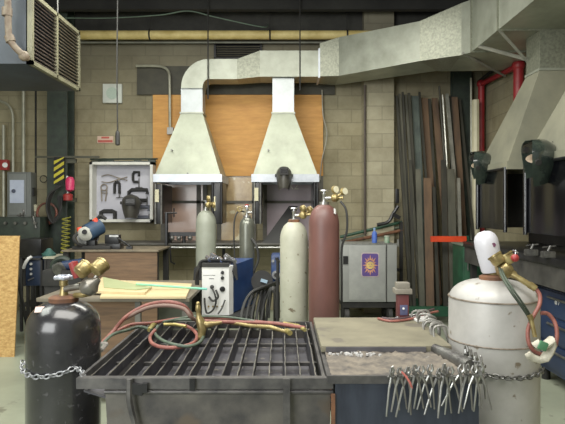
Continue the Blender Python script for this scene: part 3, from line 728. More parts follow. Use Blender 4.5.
def curtain(Yf, Yk, label):
    z1_, z0_ = 1.5 + 34 * 6.0 / F, 1.27
    t = thing('welding_curtain', label, 'curtain', (2.2, (Yf + Yk) / 2, z0_), 'glossy black welding curtains under the right hoods')
    b = MB(t.location)
    pts = []
    n = 26
    outer = [Vector((2.2 + .004 * math.sin(k * .5), Yf + (Yk - Yf) * k / n, 0)) for k in range(n + 1)]
    sec = []
    for p in outer: sec.append([(p.x, p.y, z0_), (p.x, p.y, z1_), (p.x + .006, p.y, z1_), (p.x + .006, p.y, z0_)])
    b.loft(sec); b.build('sheet', M_blackg, t, angle=60)
    b = MB(t.location)
    for y in (Yf, Yk): b.cyl((2.185, y, z0_ - .02), (2.185, y, z1_ + .02), .02, n=14)
    b.build('edge_roll', mat('gloss edge', (20, 21, 28), (10, 10, 14), rough=.08, coat=1), t)
    b = MB(t.location); b.cyl((2.19, Yf, z1_ + .01), (2.19, Yk, z1_ + .01), .014); b.build('rail', M_black, t)
    b = MB(t.location); b.span((2.22, Yk - .02, z0_), (XR - .02, Yk, z1_)); b.build('end_sheet', M_blackm, t)
curtain(5.40, 6.17, 'glossy black welding curtain under the farther right hood')
curtain(4.15, 4.95, 'glossy black welding curtain under the nearer right hood')

# right bench along wall
zb = P(0, 240, 5.6).z
t = thing('booth_bench', 'long dark steel bench under the right wall hoods', 'bench', (2.5, 5.2, 0))
MB(t.location).span((2.08, 3.6, zb - .12), (XR - .02, 6.35, zb - .06), bev=.005).build('bench_top', M_black, t)
MB(t.location).span((2.10, 3.6, zb - .3), (2.14, 6.35, zb - .12)).build('apron', mat('apron', (66, 64, 60), (36, 35, 34), scale=6), t)
for y in (3.7, 4.95, 6.28): MB(t.location).span((2.15, y - .03, 0), (2.21, y + .03, zb - .12)).build('leg', M_blackm, t)
MB(t.location).span((XR - .12, 3.6, .3), (XR - .03, 6.35, zb - .12)).build('rear_panel', M_blackm, t)
MB(t.location).span((XR - .06, 3.6, zb - .06), (XR - .03, 6.35, 1.3)).build('splash_back', M_blackm, t)
# blocks/tool bits on it
for i, (px, Y, lab) in enumerate(((531, 4.5, 'small grey steel fixture on right bench below nearer curtain'), (548, 4.3, 'pale metal fixture on right bench at the frame edge'))):
    x = (px - VX) * Y / F; 
    b = MB((x, Y, zb - .06)); b.box((x, Y, zb - .035), (.09, .07, .05), bev=.006); b.cyl((x, Y, zb - .01), (x + .02, Y, zb + .03), .012); b.cyl((x - .04, Y, zb + .02), (x + .06, Y, zb + .03), .007)
    tag(b.build('steel_fixture', M_steel), lab, 'fixture')
# blue cabinet under right bench
t = thing('tool_chest', 'dark blue tool cabinet under the right wall bench', 'cabinet', (2.45, 4.6, 0))
xa_, xb_ = 2.03, 2.85
b = MB(t.location); b.span((2.24, 3.9, .12), (2.75, 4.9, zb - .35), bev=.01); b.build('cabinet_body', M_dkblue, t)
for k in range(3):
    z0_ = .16 + k * .22
    d = MB(t.location).span((2.225, 3.94, z0_), (2.245, 4.86, z0_ + .2), bev=.004).build('drawer', M_dkblue, t)
    MB(t.location).cyl((2.215, 4.2, z0_ + .15), (2.215, 4.6, z0_ + .15), .01).build('handle', M_steel, d)
text_mesh('lettering', 'III 7', 0.05, M_white, t, Vector((2.222, 4.45, .72)) - Vector(t.location), rot=(PI / 2, 0, -PI / 2))
for x, y in ((2.3, 4.0), (2.7, 4.0), (2.3, 4.8), (2.7, 4.8)): MB(t.location).cyl((x, y, 0), (x, y, .12), .035).build('foot', M_blackm, t)
# second blue cabinet facing the camera (under the booth end)
t = thing('storage_cabinet', 'plain blue steel cabinet standing behind the white tank', 'cabinet', (1.9, 4.2, 0))
a = P(531, 0, 3.9).x; c = P(600, 0, 3.9).x; z1_ = P(0, 263, 3.9).z
MB(t.location).span((a, 3.3, .08), (c + .1, 3.55, z1_), bev=.008).build('cabinet_body', M_dkblue, t)
bpy.data.objects.remove([o for o in COL.objects if o.parent == t][0]); bpy.data.objects.remove(t)
# green cabinet
t = thing('green_cabinet', 'green steel cabinet beside the stock rack behind white tank', 'cabinet', P(476, 300, 6.6))
a, c = P(463, 246, 6.5), P(492, 246, 6.5)
t.location.z = 0
MB(t.location).span((a.x, 6.5, .05), (c.x, 6.9, a.z), bev=.008).build('cabinet_body', M_green, t)
MB(t.location).span((a.x - .01, 6.48, a.z), (c.x + .01, 6.92, a.z + .02), bev=.004).build('cabinet_top', mat('grey green top', (110, 126, 110)), t)
d = MB(t.location).span((a.x + .02, 6.485, .12), (c.x - .02, 6.502, a.z - .03), bev=.003).build('door', mat('door green', (34, 84, 56), (22, 60, 40)), t)
MB(t.location).cyl((a.x + .05, 6.47, .75), (a.x + .05, 6.47, .88), .009).build('handle', M_steel, d)
MB(t.location).span((a.x + .02, 6.52, 0), (c.x - .02, 6.88, .05)).build('plinth', M_blackm, t)

# ------------------------------------------------------------------ grey sun cabinet
Y = 7.0
a, c = P(341, 302, Y), P(397, 244, Y)
t = thing('power_source', 'grey machine cabinet bearing a purple sunburst emblem', 'machine', ((a.x + c.x) / 2, Y + .3, 0))
M_cab = mat('cabinet grey', (146, 148, 144), (128, 130, 128), rough=.45, scale=2)
MB(t.location).span((a.x, Y, a.z), (c.x, Y + .55, c.z), bev=.012).build('housing', M_cab, t)
d = MB(t.location).span((P(349, 0, Y).x, Y - .008, a.z + .03), (P(385, 0, Y).x, Y + .005, c.z - .02), bev=.003).build('door', mat('cabinet door grey', (154, 156, 152), (136, 138, 136)), t)
MB(t.location).span((P(343, 0, Y).x, Y - .012, P(0, 264, Y).z), (P(348, 0, Y).x, Y, P(0, 256, Y).z)).build('latch', M_black, t)
MB(t.location).span((a.x + .02, Y + .03, a.z - .08), (c.x - .02, Y + .5, a.z), bev=.005).build('skid', M_blackm, t)
b = MB(t.location); b.span((a.x - .02, Y - .02, c.z - .03), (a.x + .0, Y, c.z + .06)); b.span((c.x, Y - .02, c.z - .03), (c.x + .02, Y, c.z + .06)); b.span((a.x, Y - .005, c.z - .004), (c.x, Y + .01, c.z + .008)); b.build('top_rail', M_silver, t)
b = MB(t.location); b.span((P(386, 0, Y).x, Y - .004, a.z), (P(387, 0, Y).x, Y + .002, c.z)); b.build('seam', M_blackm, t)
for x in (a.x + .08, c.x - .08):
    for y in (Y + .08, Y + .45):
        MB(t.location).cyl((x - .025, y, .1), (x + .025, y, .1), .1, n=20).build('wheel', M_rubber, t)
b = MB(t.location)
for x in (a.x + .08, c.x - .08):
    for y in (Y + .08, Y + .45): b.span((x - .035, y - .02, .1), (x + .035, y + .02, a.z - .07))
b.build('axle_bracket', M_blackm, t)
# emblem
ea, eb = P(361, 277, Y), P(379, 252.5, Y); ec = Vector(((ea.x + eb.x) / 2, Y - .010, (ea.z + eb.z) / 2)); es = (eb.x - ea.x) / 2; ez = (eb.z - ea.z) / 2
e = MB(t.location).box(ec, (es * 2, .004, ez * 2), bev=.0019).build('emblem', mat('emblem border', (196, 176, 178)), d)
def rr(w, h, r, y):
    p = []
    for cx, cz, a0 in ((w - r, h - r, 0), (-w + r, h - r, PI / 2), (-w + r, -h + r, PI), (w - r, -h + r, 3 * PI / 2)):
        for k in range(5): an = a0 + k * PI / 8; p.append(ec + Vector((cx + r * math.cos(an), y, cz + r * math.sin(an))))
    return p
COL.objects.unlink(e); bpy.data.objects.remove(e)
e = MB(t.location).prism(rr(es, ez, .03, -.002), (0, .006, 0)).build('emblem', mat('emblem border', (196, 176, 178)), d)
b = MB(t.location); b.prism(rr(es * .9, ez * .92, .025, -.005), (0, .004, 0)); e2 = b.build('emblem_field', mat('emblem purple', (84, 62, 132), (74, 54, 118)), d)
b = MB(t.location)
for k in range(16):
    an = k * PI / 8; rr_ = es * (.86 if k % 2 == 0 else .7); c0 = ec + Vector((0, -.009, -.005)); dv = Vector((math.cos(an), 0, math.sin(an) * ez / es)); nv = Vector((-math.sin(an), 0, math.cos(an)))
    b.prism([c0 + dv * es * .42 + nv * .013, c0 + dv * rr_, c0 + dv * es * .42 - nv * .013], (0, .003, 0))
b.build('sun_rays', mat('emblem orange', (216, 150, 110)), d)
b = MB(t.location); c0 = ec + Vector((0, -.01, -.005)); b.cyl(c0, c0 + Vector((0, .004, 0)), es * .42, n=24); b.build('sun_disc', mat('emblem gold', (224, 190, 110)), d)
b = MB(t.location); 
for dx, dz in ((-.016, .012), (.016, .012)): b.cyl(c0 + Vector((dx, -.003, dz)), c0 + Vector((dx, 0, dz)), .006, n=8)
b.span(c0 + Vector((-.014, -.003, -.016)), c0 + Vector((.014, 0, -.011))); b.build('sun_face', mat('emblem purple'), d)
# cans on top
ztop_ = c.z + .008
t = thing('spray_bottle', 'small blue spray can standing on grey sunburst cabinet', 'can', (P(374.5, 0, Y + .12).x, Y + .12, ztop_))
x, y = t.location.x, t.location.y
MB(t.location).lathe([(.001, 0), (.032, 0), (.034, .01), (.034, .12), (.022, .145), (.014, .15)], (x, y, ztop_), n=18).build('can', mat('blue can', (44, 84, 178), (80, 110, 190), scale=30), t)
MB(t.location).lathe([(.014, 0), (.016, .04), (.01, .045), (.001, .046)], (x, y, ztop_ + .15), n=14).build('cap', mat('light blue', (140, 170, 210)), t)
t = thing('paint_tin', 'small green and white tin standing on grey sunburst cabinet', 'tin', (P(387, 0, Y + .12).x, Y + .12, ztop_))
x = t.location.x
MB(t.location).lathe([(.001, 0), (.034, 0), (.034, .08), (.001, .081)], (x, y, ztop_), n=18).build('tin', mat('green tin', (70, 130, 96), (170, 180, 160), scale=24), t)
MB(t.location).lathe([(.001, 0), (.036, 0), (.036, .012), (.001, .014)], (x, y, ztop_ + .08), n=18).build('lid', mat('tin lid', (190, 196, 176)), t)
# leaning lengths behind cabinet
for i, (p, q, r, m, lab) in enumerate(((P(340, 237, 7.75), P(402, 222, 7.75), .022, M_green, 'green tube slanting behind the grey sunburst cabinet'), (P(342, 243, 7.68), P(403, 230, 7.68), .022, M_rust, 'rusty tube slanting behind the grey sunburst cabinet, lower one'), (P(341, 241, 7.8), P(400, 227, 7.8), .02, mat('grey green tube', (110, 118, 98)), 'grey green tube slanting between the green and rusty tubes'))):
    b = MB(p); b.ring([(p, r), (q, r)], 8); tag(b.build('slanting_tube', m), lab, 'tube')
t = thing('wall_bench', 'dark narrow rack behind grey cabinet with the slanting tubes on it', 'rack', (1.1, 7.75, 0))
b = MB(t.location)
for x in (P(343, 0, 7.7).x, P(401, 0, 7.7).x): b.span((x - .02, 7.66, 0), (x + .02, 7.72, P(0, 222 if x > 1.2 else 240, 7.7).z))
b.build('post', M_blackm, t)
b = MB(t.location); b.span((P(343, 0, 7.7).x, 7.66, .6), (P(401, 0, 7.7).x, 7.72, .64)); b.build('cross_rail', M_blackm, t)
b = MB(P(392, 220, 7.6)); b.tube([P(377, 225, 7.6), P(388, 222, 7.6), P(393, 214, 7.6), P(398, 206, 7.6)], .025, 8); b.box(P(396, 216, 7.6), (.12, .06, .05), rot=(0, .5, 0)); b.box(P(397, 196, 7.66), (.05, .05, .2), bev=.01)
tag(b.build('hose_gun', M_black), 'black hose and gun hanging above the slanting tubes', 'hose')
# wall post line left of pilaster (dark vertical pipe)
pipe('dark_pipe', [P(365, 85, 7.72), P(365, 235, 7.72)], .018, mat('brown pipe', (70, 60, 50)), 'dark thin pipe down the left edge of the pale pilaster', 'pipe')
pipe('wire', [P(322, 90, 7.9), P(323, 115, 7.9), P(327, 135, 7.9), P(322, 160, 7.9), P(320, 180, 7.9)], .008, mat('pale wire', (170, 166, 150)), 'thin pale wire hanging at right edge of the orange plywood', 'wire')

# ------------------------------------------------------------------ gas cylinders
def gauge(parent, org, c, nrm, r=.03, bev=M_brass):
    nrm = Vector(nrm).normalized(); q = Vector((0, 0, 1)).rotation_difference(nrm).to_matrix()
    g = MB(org).lathe([(.001, -.018), (r * .8, -.018), (r, -.012), (r, .012), (r * .88, .016)], c, rot=q, n=20).build('gauge', bev, parent)
    return g, (c, q, r)
def regulator(parent, org, base, d, s=1.0, left=(-.05, 0, .06), right=(.05, 0, .06), face=(.2, -1, .1)):
    """brass regulator: body, two dial gauges"""
    base = Vector(base); d = Vector(d).normalized()
    b = MB(org); q = Vector((0, 0, 1)).rotation_difference(d).to_matrix()
    b.lathe([(.001, -.03), (.012, -.03), (.012, .0), (.026, .005), (.034, .02), (.034, .045), (.02, .06), (.012, .064), (.01, .09), (.016, .092), (.016, .1), (.001, .1)], base, rot=q, n=18, scale=(s, s, s))
    cen = base + d * .03 * s
    for v in (left, right): b.cyl(cen, cen + Vector(v) * s * .8, .008 * s, n=8)
    rg = b.build('regulator', M_brass, parent)
    nf = Vector(face).normalized(); qf = Vector((0, 0, 1)).rotation_difference(nf).to_matrix()
    for v in (left, right):
        c = cen + Vector(v) * s
        b = MB(org); r = .033 * s
        b.lathe([(.001, -.018 * s), (r * .8, -.018 * s), (r, -.01 * s), (r, .012 * s), (r * .88, .014 * s)], c, rot=qf, n=20)
        b.build('gauge', M_brass, rg)
        b = MB(org); b.lathe([(.001, .0), (r * .86, .0), (r * .86, .003 * s), (.001, .004 * s)], c + nf * .0145 * s, rot=qf, n=20); b.build('dial', M_dial, rg)
    return rg
def cylinder(name, label, x, y, z0_, r, ztop, m, shoulder=.12, cat='gas cylinder', group=None, valve=True):
    t = thing(name, label, cat, (x, y, 0), group)
    h = ztop - z0_ - .001
    prof = [(.001, 0), (r * .92, 0), (r, .02), (r, h - shoulder)]
    for k in range(1, 8):
        a_ = k / 8 * PI / 2; prof.append((max(.032, r * math.cos(a_) ** .8), h - shoulder + shoulder * math.sin(a_)))
    prof += [(.032, h), (.001, h)]
    MB(t.location).lathe(prof, (x, y, z0_), n=40).build('cylinder_body', m, t, angle=50)
    if valve:
        b = MB(t.location); b.lathe([(.036, 0), (.036, .02), (.016, .022), (.013, .07), (.016, .075), (.016, .085), (.006, .09)], (x, y, ztop - .005), n=16); b.cyl((x, y, ztop + .045), (x + .05, y - .01, ztop + .045), .011); b.build('valve', M_silver, t)
        b = MB(t.location); b.torus((x, y, ztop + .1), (0, 0, 1), .026, .007, 16, 8); b.cyl((x, y, ztop + .08), (x, y, ztop + .105), .009)
        for k in range(3): an = k * 2 * PI / 3; b.cyl((x, y, ztop + .1), (x + .026 * math.cos(an), y + .026 * math.sin(an), ztop + .1), .005, n=6)
        b.build('handwheel', M_chrome, t)
    return t
M_brown = mat('oxide red cylinder', (108, 70, 64), (88, 57, 53), rough=.45, scale=4, stretch=(1, 1, .5), spots=(176, 140, 124), spot_scale=20, spot_t=.7)
M_creamc = mat('cream cylinder', (178, 178, 160), (156, 157, 138), rough=.45, scale=5, spots=(104, 92, 74), spot_scale=22, spot_t=.65)
M_greyc = mat('grey green cylinder', (146, 150, 136), (126, 130, 116), rough=.45, scale=4)
M_steelc = mat('dark steel cylinder', (118, 120, 110), (84, 86, 78), rough=.3, metal=.5, scale=4)
# cylinder stand
YC = 4.2

xcr, xbr = px2x(294, 4.35), px2x(324, 4.15)
t = thing('cylinder_cart', 'low steel cart carrying the cream and oxide red cylinders', 'cart', ((xcr + xbr) / 2, 4.3, 0))
MB(t.location).span((xcr - .16, 4.0, .07), (xbr + .17, 4.55, .095), bev=.004).build('platform', M_blackm, t)
b = MB(t.location); b.tube([(xcr - .13, 4.53, .09), (xcr - .13, 4.53, 1.0), (xcr - .1, 4.53, 1.05), (xbr + .1, 4.53, 1.05), (xbr + .14, 4.53, 1.0), (xbr + .14, 4.53, .09)], .013, 8); b.build('back_frame', M_blackm, t)
for x in (xcr - .12, xbr + .13):
    for y in (4.08, 4.47): MB(t.location).cyl((x - .015, y, .036), (x + .015, y, .036), .036, n=16).build('wheel', M_rubber, t)
ct = cylinder('gas_cylinder', 'tall cream gas cylinder with chipped paint beside the oxide red one', xcr, 4.35, .095, .111, P(0, 221, 4.35).z, M_creamc, .15)
regulator(ct, ct.location, (xcr + .045, 4.34, P(0, 221, 4.35).z + .045), (1, -.3, .1), .9, left=(0, 0, .055), right=(.06, 0, .045), face=(.8, .5, .3))
MB(ct.location).lathe([(.045, 0), (.045, .02), (.036, .025)], (xcr, 4.35, P(0, 222.5, 4.35).z), n=20).build('neck_ring', M_rust, ct)
bt = cylinder('gas_cylinder', 'tall oxide red gas cylinder right of the cream one', xbr, 4.15, .095, .116, P(0, 204, 4.15).z, M_brown, .16)
ztb = P(0, 204, 4.15).z
regulator(bt, bt.location, (xbr + .055, 4.14, ztb + .045), (1, -.25, 0), .9, left=(0, 0, .07), right=(.075, 0, .055), face=(.75, -1, .15))
MB(bt.location).tube([(xbr + .12, 4.1, ztb + .02), (xbr + .16, 4.08, ztb - .05), (xbr + .165, 4.08, ztb - .2), (xbr + .13, 4.1, ztb - .33), (xbr + .135, 4.15, ztb - .6), (xbr + .14, 4.2, .5)], .009, 8).build('gas_hose', M_rubber, bt)
MB(bt.location).box((xbr + .075, 4.07, ztb - .055), (.018, .004, .045), rot=(-.4, .4, .7)).build('paper_tag', M_white, bt)
# two behind the white welder
g1 = cylinder('gas_cylinder', 'grey green gas cylinder behind the white welder, directly under left hood', px2x(206, 6.1), 6.1, 0, .112, P(0, 210, 6.1).z, M_greyc, .16)
x = px2x(206, 6.1); z = P(0, 210, 6.1).z
regulator(g1, g1.location, (x + .02, 6.06, z + .05), (.6, -1, .3), 1.0, left=(.0, 0, .07), right=(.06, 0, .0), face=(1, .25, .1))
MB(g1.location).box((x + .1, 6.1, z + .07), (.012, .08, .16), bev=.004).build('valve_guard', M_cream, g1)
g2 = cylinder('gas_cylinder', 'slim dark steel gas cylinder behind the blue side of the welder', px2x(247, 5.2), 5.2, 0, .072, P(0, 217, 5.2).z, M_steelc, .09)
x = px2x(247, 5.2); z = P(0, 217, 5.2).z
MB(g2.location).lathe([(.001, 0), (.018, 0), (.018, .02), (.001, .022)], (x, 5.2, z + .1), n=12).build('red_cap', M_red, g2)
MB(g2.location).tube([(x - .02, 5.18, z + .05), (x - .08, 5.16, z + .05), (x - .115, 5.16, z - .03), (x - .12, 5.16, z - .2), (x - .11, 5.18, z - .5)], .008, 8).build('gas_hose', M_rubber, g2)
MB(g2.location).torus((x - .065, 5.15, z + .075), (0, 1, 0), .02, .007, 14, 6).build('gauge', M_brass, g2)
MB(g2.location).tube([(x + .05, 5.14, z - .2), (x + .1, 5.1, z - .28), (x + .11, 5.1, z - .4), (x + .07, 5.1, z - .52), (x + .12, 5.1, z - .62), (x + .1, 5.1, z - .7)], .012, 8).build('cable', M_rubber, g2)

# ------------------------------------------------------------------ white and blue welder on cart
Yw = 4.6
a, c = P(202, 315, Yw), P(229, 267, Yw)
t = thing('stick_welder', 'blue welding machine with white front panel and black knobs', 'welder', ((a.x + c.x) / 2, Yw, 0))
ang = -.35
o_ = Vector((c.x, Yw, 0)); dd = Vector((math.sin(.5), math.cos(.5), 0)); nn = Vector((1, 0, 0))
z0_, z1_ = a.z, c.z
fl, fr_ = Vector((a.x, Yw, 0)), Vector((c.x, Yw, 0)); back = Vector((.145, .42, 0))
def zc(v, z): return Vector((v.x, v.y, z))
zb1 = P(0, 254, 4.9).z - .02
b = MB(t.location); b.loft([[zc(fl, z0_), zc(fr_, z0_), zc(fr_, z1_), zc(fl, z1_)], [zc(fl + Vector((.03, .06, 0)), z0_), zc(fr_ + Vector((.03, .06, 0)), z0_), zc(fr_ + Vector((.03, .06, 0)), z1_ + .01), zc(fl + Vector((.03, .06, 0)), z1_ + .01)]]); b.build('front_panel', M_white, t)
b = MB(t.location)
p, q = fl + Vector((.03, .06, 0)), fr_ + Vector((.03, .06, 0))
b.loft([[zc(p, z0_ + .01), zc(q, z0_ + .01), zc(q, z1_ + .01), zc(p, z1_ + .01)], [zc(p + back, z0_ + .01), zc(q + back, z0_ + .01), zc(q + back, z1_ + .03), zc(p + back, z1_ + .03)]]); b.build('side_housing', M_blue, t)
zz = lambda py: P(0, py, Yw).z
for px, py, r in ((222.5, 272.5, .015), (222.5, 278, .015), (222.5, 289, .023)):
    MB(t.location).lathe([(r, 0), (r, .012), (r * .7, .02), (.001, .021)], P(px, py, Yw), rot=Matrix.Rotation(PI / 2, 3, 'X'), n=16).build('knob', M_black, t)
b = MB(t.location)
for k in range(10):
    b.span((px2x(203.5 + k * 1.2, Yw), Yw - .002, zz(275 + .6)), (px2x(204.3 + k * 1.2, Yw), Yw + .001, zz(275)))
b.span((px2x(209, Yw), Yw - .002, zz(279)), (px2x(214, Yw), Yw + .001, zz(278.4)))
b.build('panel_marking', M_black, t)
for px in (208.5, 213, 217, 222): MB(t.location).cyl(P(px, 306.5, Yw), P(px, 306.5, Yw - .012), .008).build('terminal', M_brass, t)
b = MB(t.location)
b.tube([P(211, 286, Yw - .02), P(213, 290, Yw - .05), P(215, 295, Yw - .06), P(216, 302, Yw - .05), P(213, 310, Yw - .05), P(207, 313, Yw - .04), P(205, 305, Yw - .04), P(204.5, 298, Yw - .02)], .008, 8)
b.tube([P(209, 297, Yw - .02), P(213, 301, Yw - .05), P(218, 297, Yw - .05), P(216, 290, Yw - .03)], .009, 8); b.sphere(P(212, 287, Yw - .03), .018)
b.tube([P(225, 300, Yw - .03), P(222, 308, Yw - .06), P(218, 314, Yw - .08)], .007, 8)
b.build('lead', M_rubber, t)
b = MB(t.location); b.span((a.x, Yw - .01, z1_), (c.x, Yw + .05, z1_ + .03)); b.build('top_handle', M_blackm, t)
t = thing('welder_cart', 'black welder cart under the blue and white welding machine', 'cart', (a.x + .15, Yw + .2, 0))
MB(t.location).span((a.x, Yw - .03, z0_ - .03), (c.x + .2, Yw + .5, z0_), bev=.004).build('shelf', M_blackm, t)
for x in (a.x + .03, c.x + .17):
    for y in (Yw, Yw + .46): MB(t.location).span((x - .012, y - .012, .07), (x + .012, y + .012, z0_ - .03)).build('leg', M_blackm, t); 
for x in (a.x + .03, c.x + .17):
    for y in (Yw, Yw + .46): MB(t.location).cyl((x - .018, y, .036), (x + .018, y, .036), .036, n=14).build('wheel', M_rubber, t)
# draped cables on welder top + dark hood at its left
for i in range(5):
    o2 = i * .012
    pts = [P(199 - i * .4, 300 - i * 2, Yw + .12), P(198 - i * .5, 280, Yw + .1), P(199, 264 + i, Yw + .06), P(206, 260 + i * 1.2, Yw + .1 + o2), P(222, 260 + i, Yw + .1 + o2), P(234, 262, Yw + .08), P(233 + i, 272 + i * 2, Yw + .04)]
    pipe('welding_cable', pts, .010, M_blackm, 'loop of black welding cable draped over the white fronted welder', 'cable', 'black cables draped over the welder')
b = MB(P(215, 262, 4.75)); 
for k, (px, py) in enumerate(((207, 257), (212, 255), (219, 258), (226, 256), (232, 259))):
    b.cyl(P(px, py, 4.75), P(px + 3, py + 2.5, 4.7), .018 + .006 * (k % 2), n=10)
b.tube([P(204, 262, 4.75), P(212, 258, 4.74), P(222, 260, 4.74), P(235, 263, 4.74)], .012, 8)
tag(b.build('cable_clamp', M_chrome), 'shiny ground clamp lying on cables atop the white fronted welder', 'clamp')
b = MB(P(198, 290, 5.1)); b.loft([[P(191, 312, 5.1), P(203, 312, 5.1), P(203, 262, 5.1), P(194, 268, 5.1)], [P(191, 312, 5.2), P(203, 312, 5.2), P(203, 262, 5.2), P(194, 268, 5.2)]])
tag(b.build('draped_apron', M_blackm), 'black leather apron hung on left side of the welder', 'apron')

# wire feeder behind cream cylinder and its cables
t = thing('wire_feeder', 'small blue wire feeder half hidden behind cream cylinder', 'wire feeder', P(276, 290, 5.2))
t.location.z = 0
MB(t.location).span(P(271, 282, 5.2), P(290, 255, 5.2) + Vector((0, .3, 0)), bev=.02).build('housing', M_blue, t)
MB(t.location).cyl(P(276, 275, 5.19), P(276, 275, 5.15), .04, n=18).build('dial', M_chrome, t)
MB(t.location).cyl(P(276, 275, 5.15), P(276, 275, 5.14), .02, n=12).build('dial_hub', M_blackm, t)
MB(t.location).cyl(P(273, 261, 5.19), P(273, 261, 5.17), .014, n=12).build('knob', M_chrome, t)
b = MB(t.location); p = P(271, 282, 5.2); q = P(290, 282, 5.2); b.span((p.x, 5.22, p.z - .03), (q.x, 5.48, p.z)); b.span((p.x + .02, 5.3, .0), (p.x + .06, 5.34, p.z - .03)); b.span((q.x - .06, 5.3, .0), (q.x - .02, 5.34, p.z - .03)); b.span((p.x, 5.2, 0), (q.x, 5.45, .03)); b.build('stand', M_blackm, t)
t = thing('cable_drum', 'round black cable drum left of the blue wire feeder', 'drum', P(262, 282, 4.9)); 
b = MB(t.location); b.cyl(P(262, 281, 4.86), P(262, 281, 4.98), .095, n=24); b.build('drum', M_blackm, t)
MB(t.location).box(P(264, 281, 4.845), (.06, .02, .025), rot=(0, .3, 0)).build('drum_label', mat('pale label', (150, 176, 196)), t)
MB(t.location).span(P(259, 289, 4.88), Vector((P(265, 0, 4.9).x, 4.96, 0))).build('stand', M_blackm, t)
for i in range(6):
    x0 = 250 + i * 6
    pipe('ground_cable', [P(240 + i * 5, 330, 4.4 + i * .06), P(243 + i * 5, 308, 4.5 + i * .06), P(251 + i * 4, 293 - i, 4.6 + i * .06), P(266 + i * 2, 286 - i * .6, 4.75 + i * .05), P(277, 282, 5.0)], .013, M_rubber, 'black cable arching from the wire feeder down behind the grate', 'cable', 'black cables arching beside the wire feeder')
for i in range(9):
    w_ = 4 + i * .9; x0 = 273 + (i % 3)
    pipe('cable_loop', [P(x0 - w_, 318, 4.62 + i * .02), P(x0 - w_ + 1, 303, 4.62 + i * .02), P(x0 - 2, 290 - i * .4, 4.62 + i * .02), P(x0 + w_ * .5, 297, 4.62 + i * .02), P(x0 + w_ * .7, 318, 4.62 + i * .02)], .007, M_steel if i % 3 == 1 else M_rubber, 'loop in the tangle of cables left of the cream cylinder base', 'cable', 'tangled cable loops beside the cream cylinder')

# ------------------------------------------------------------------ left rear: bench with chop saw
Yb = 6.0
a, c = P(85, 290, Yb), P(157, 250, Yb)
t = thing('workbench', 'brown plywood fronted workbench carrying the blue chop saw', 'workbench', ((a.x + c.x) / 2, 6.3, 0))
MB(t.location).span((a.x, Yb, .12), (c.x, Yb + .02, c.z - .02)).build('front_panel', M_plyd, t)
MB(t.location).span((px2x(62, Yb), Yb - .02, c.z - .02), (c.x + .02, 6.65, c.z), bev=.004).build('bench_top', mat('worn top', (120, 108, 86), (84, 76, 64), scale=8), t)
for x, y in ((px2x(65, Yb), 6.05), (px2x(65, Yb), 6.6), (c.x - .03, 6.6), (c.x - .03, 6.06)): MB(t.location).span((x - .03, y - .03, 0), (x + .03, y + .03, c.z - .02)).build('leg', M_blackm, t)
zt_ = c.z
# chop saw
sx = px2x(92, 6.05)
t = thing('chop_saw', 'blue chop saw with orange guard on the brown workbench', 'saw', (sx, 6.2, zt_))
MB(t.location).span((sx - .22, 6.05, zt_), (sx + .2, 6.45, zt_ + .04), bev=.008).build('base', M_blackm, t)
m1 = P(94, 228, 6.1)
MB(t.location).cyl(P(87, 233, 6.08), P(100, 226, 6.2), .095, n=20).build('motor_housing', mat('saw blue', (42, 70, 98), (28, 48, 72)), t)
MB(t.location).lathe([(.075, 0), (.08, .03), (.05, .05), (.02, .055)], P(86, 233, 6.06), rot=Matrix.Rotation(PI / 2 + .3, 3, 'X'), n=20).build('motor_cap', mat('saw white', (206, 206, 196)), t)
MB(t.location).cyl(P(84.5, 232, 6.0), P(84.5, 232, 5.985), .028, n=14).build('round_badge', M_black, t)
b = MB(t.location); b.torus(P(88, 226, 6.15), (.2, 1, 0), .11, .03, 16, 8, 0, PI * 1.2); b.build('blade_guard', M_orange, t)
b = MB(t.location); b.cyl(P(88, 236, 6.2), P(88.3, 236, 6.22), .12, n=28); b.build('blade', M_steel, t)
b = MB(t.location); b.tube([P(78, 233, 6.05), P(74, 238, 6.0), P(78, 244, 6.02), P(85, 246, 6.1)], .02, 8); b.tube([P(96, 222, 6.2), P(100, 216, 6.2), P(106, 219, 6.2)], .02, 8); b.build('handle', M_blackm, t)
b = MB(t.location); b.box(P(92, 243, 6.2), (.1, .1, .14), bev=.01); b.build('pivot_arm', M_black, t)
# dark vise / machine beside it
t = thing('bench_grinder', 'dark steel drill press vise right of the chop saw', 'vise', P(115, 249.5, 6.15))
b = MB(t.location); b.span(P(106, 249.5, 6.1), P(124, 243, 6.25), bev=.008); b.box(P(113, 239, 6.2), (.16, .1, .1), bev=.01); b.cyl(P(118, 238, 6.15), P(130, 246, 6.1), .012); b.build('body', M_black, t)
MB(t.location).box(P(114, 236, 6.14), (.1, .02, .02)).build('jaw', M_silver, t)
MB(t.location).span(P(126, 249.5, 6.1), P(133, 246, 6.15)).build('screw_block', M_black, t)
# items at left of the chop saw
t = thing('small_grinder', 'small black and blue angle grinder below the chop saw', 'grinder', P(78, 266, 5.4))
t.location.z = P(0, 250, 6).z
bpy.data.objects.remove(t)

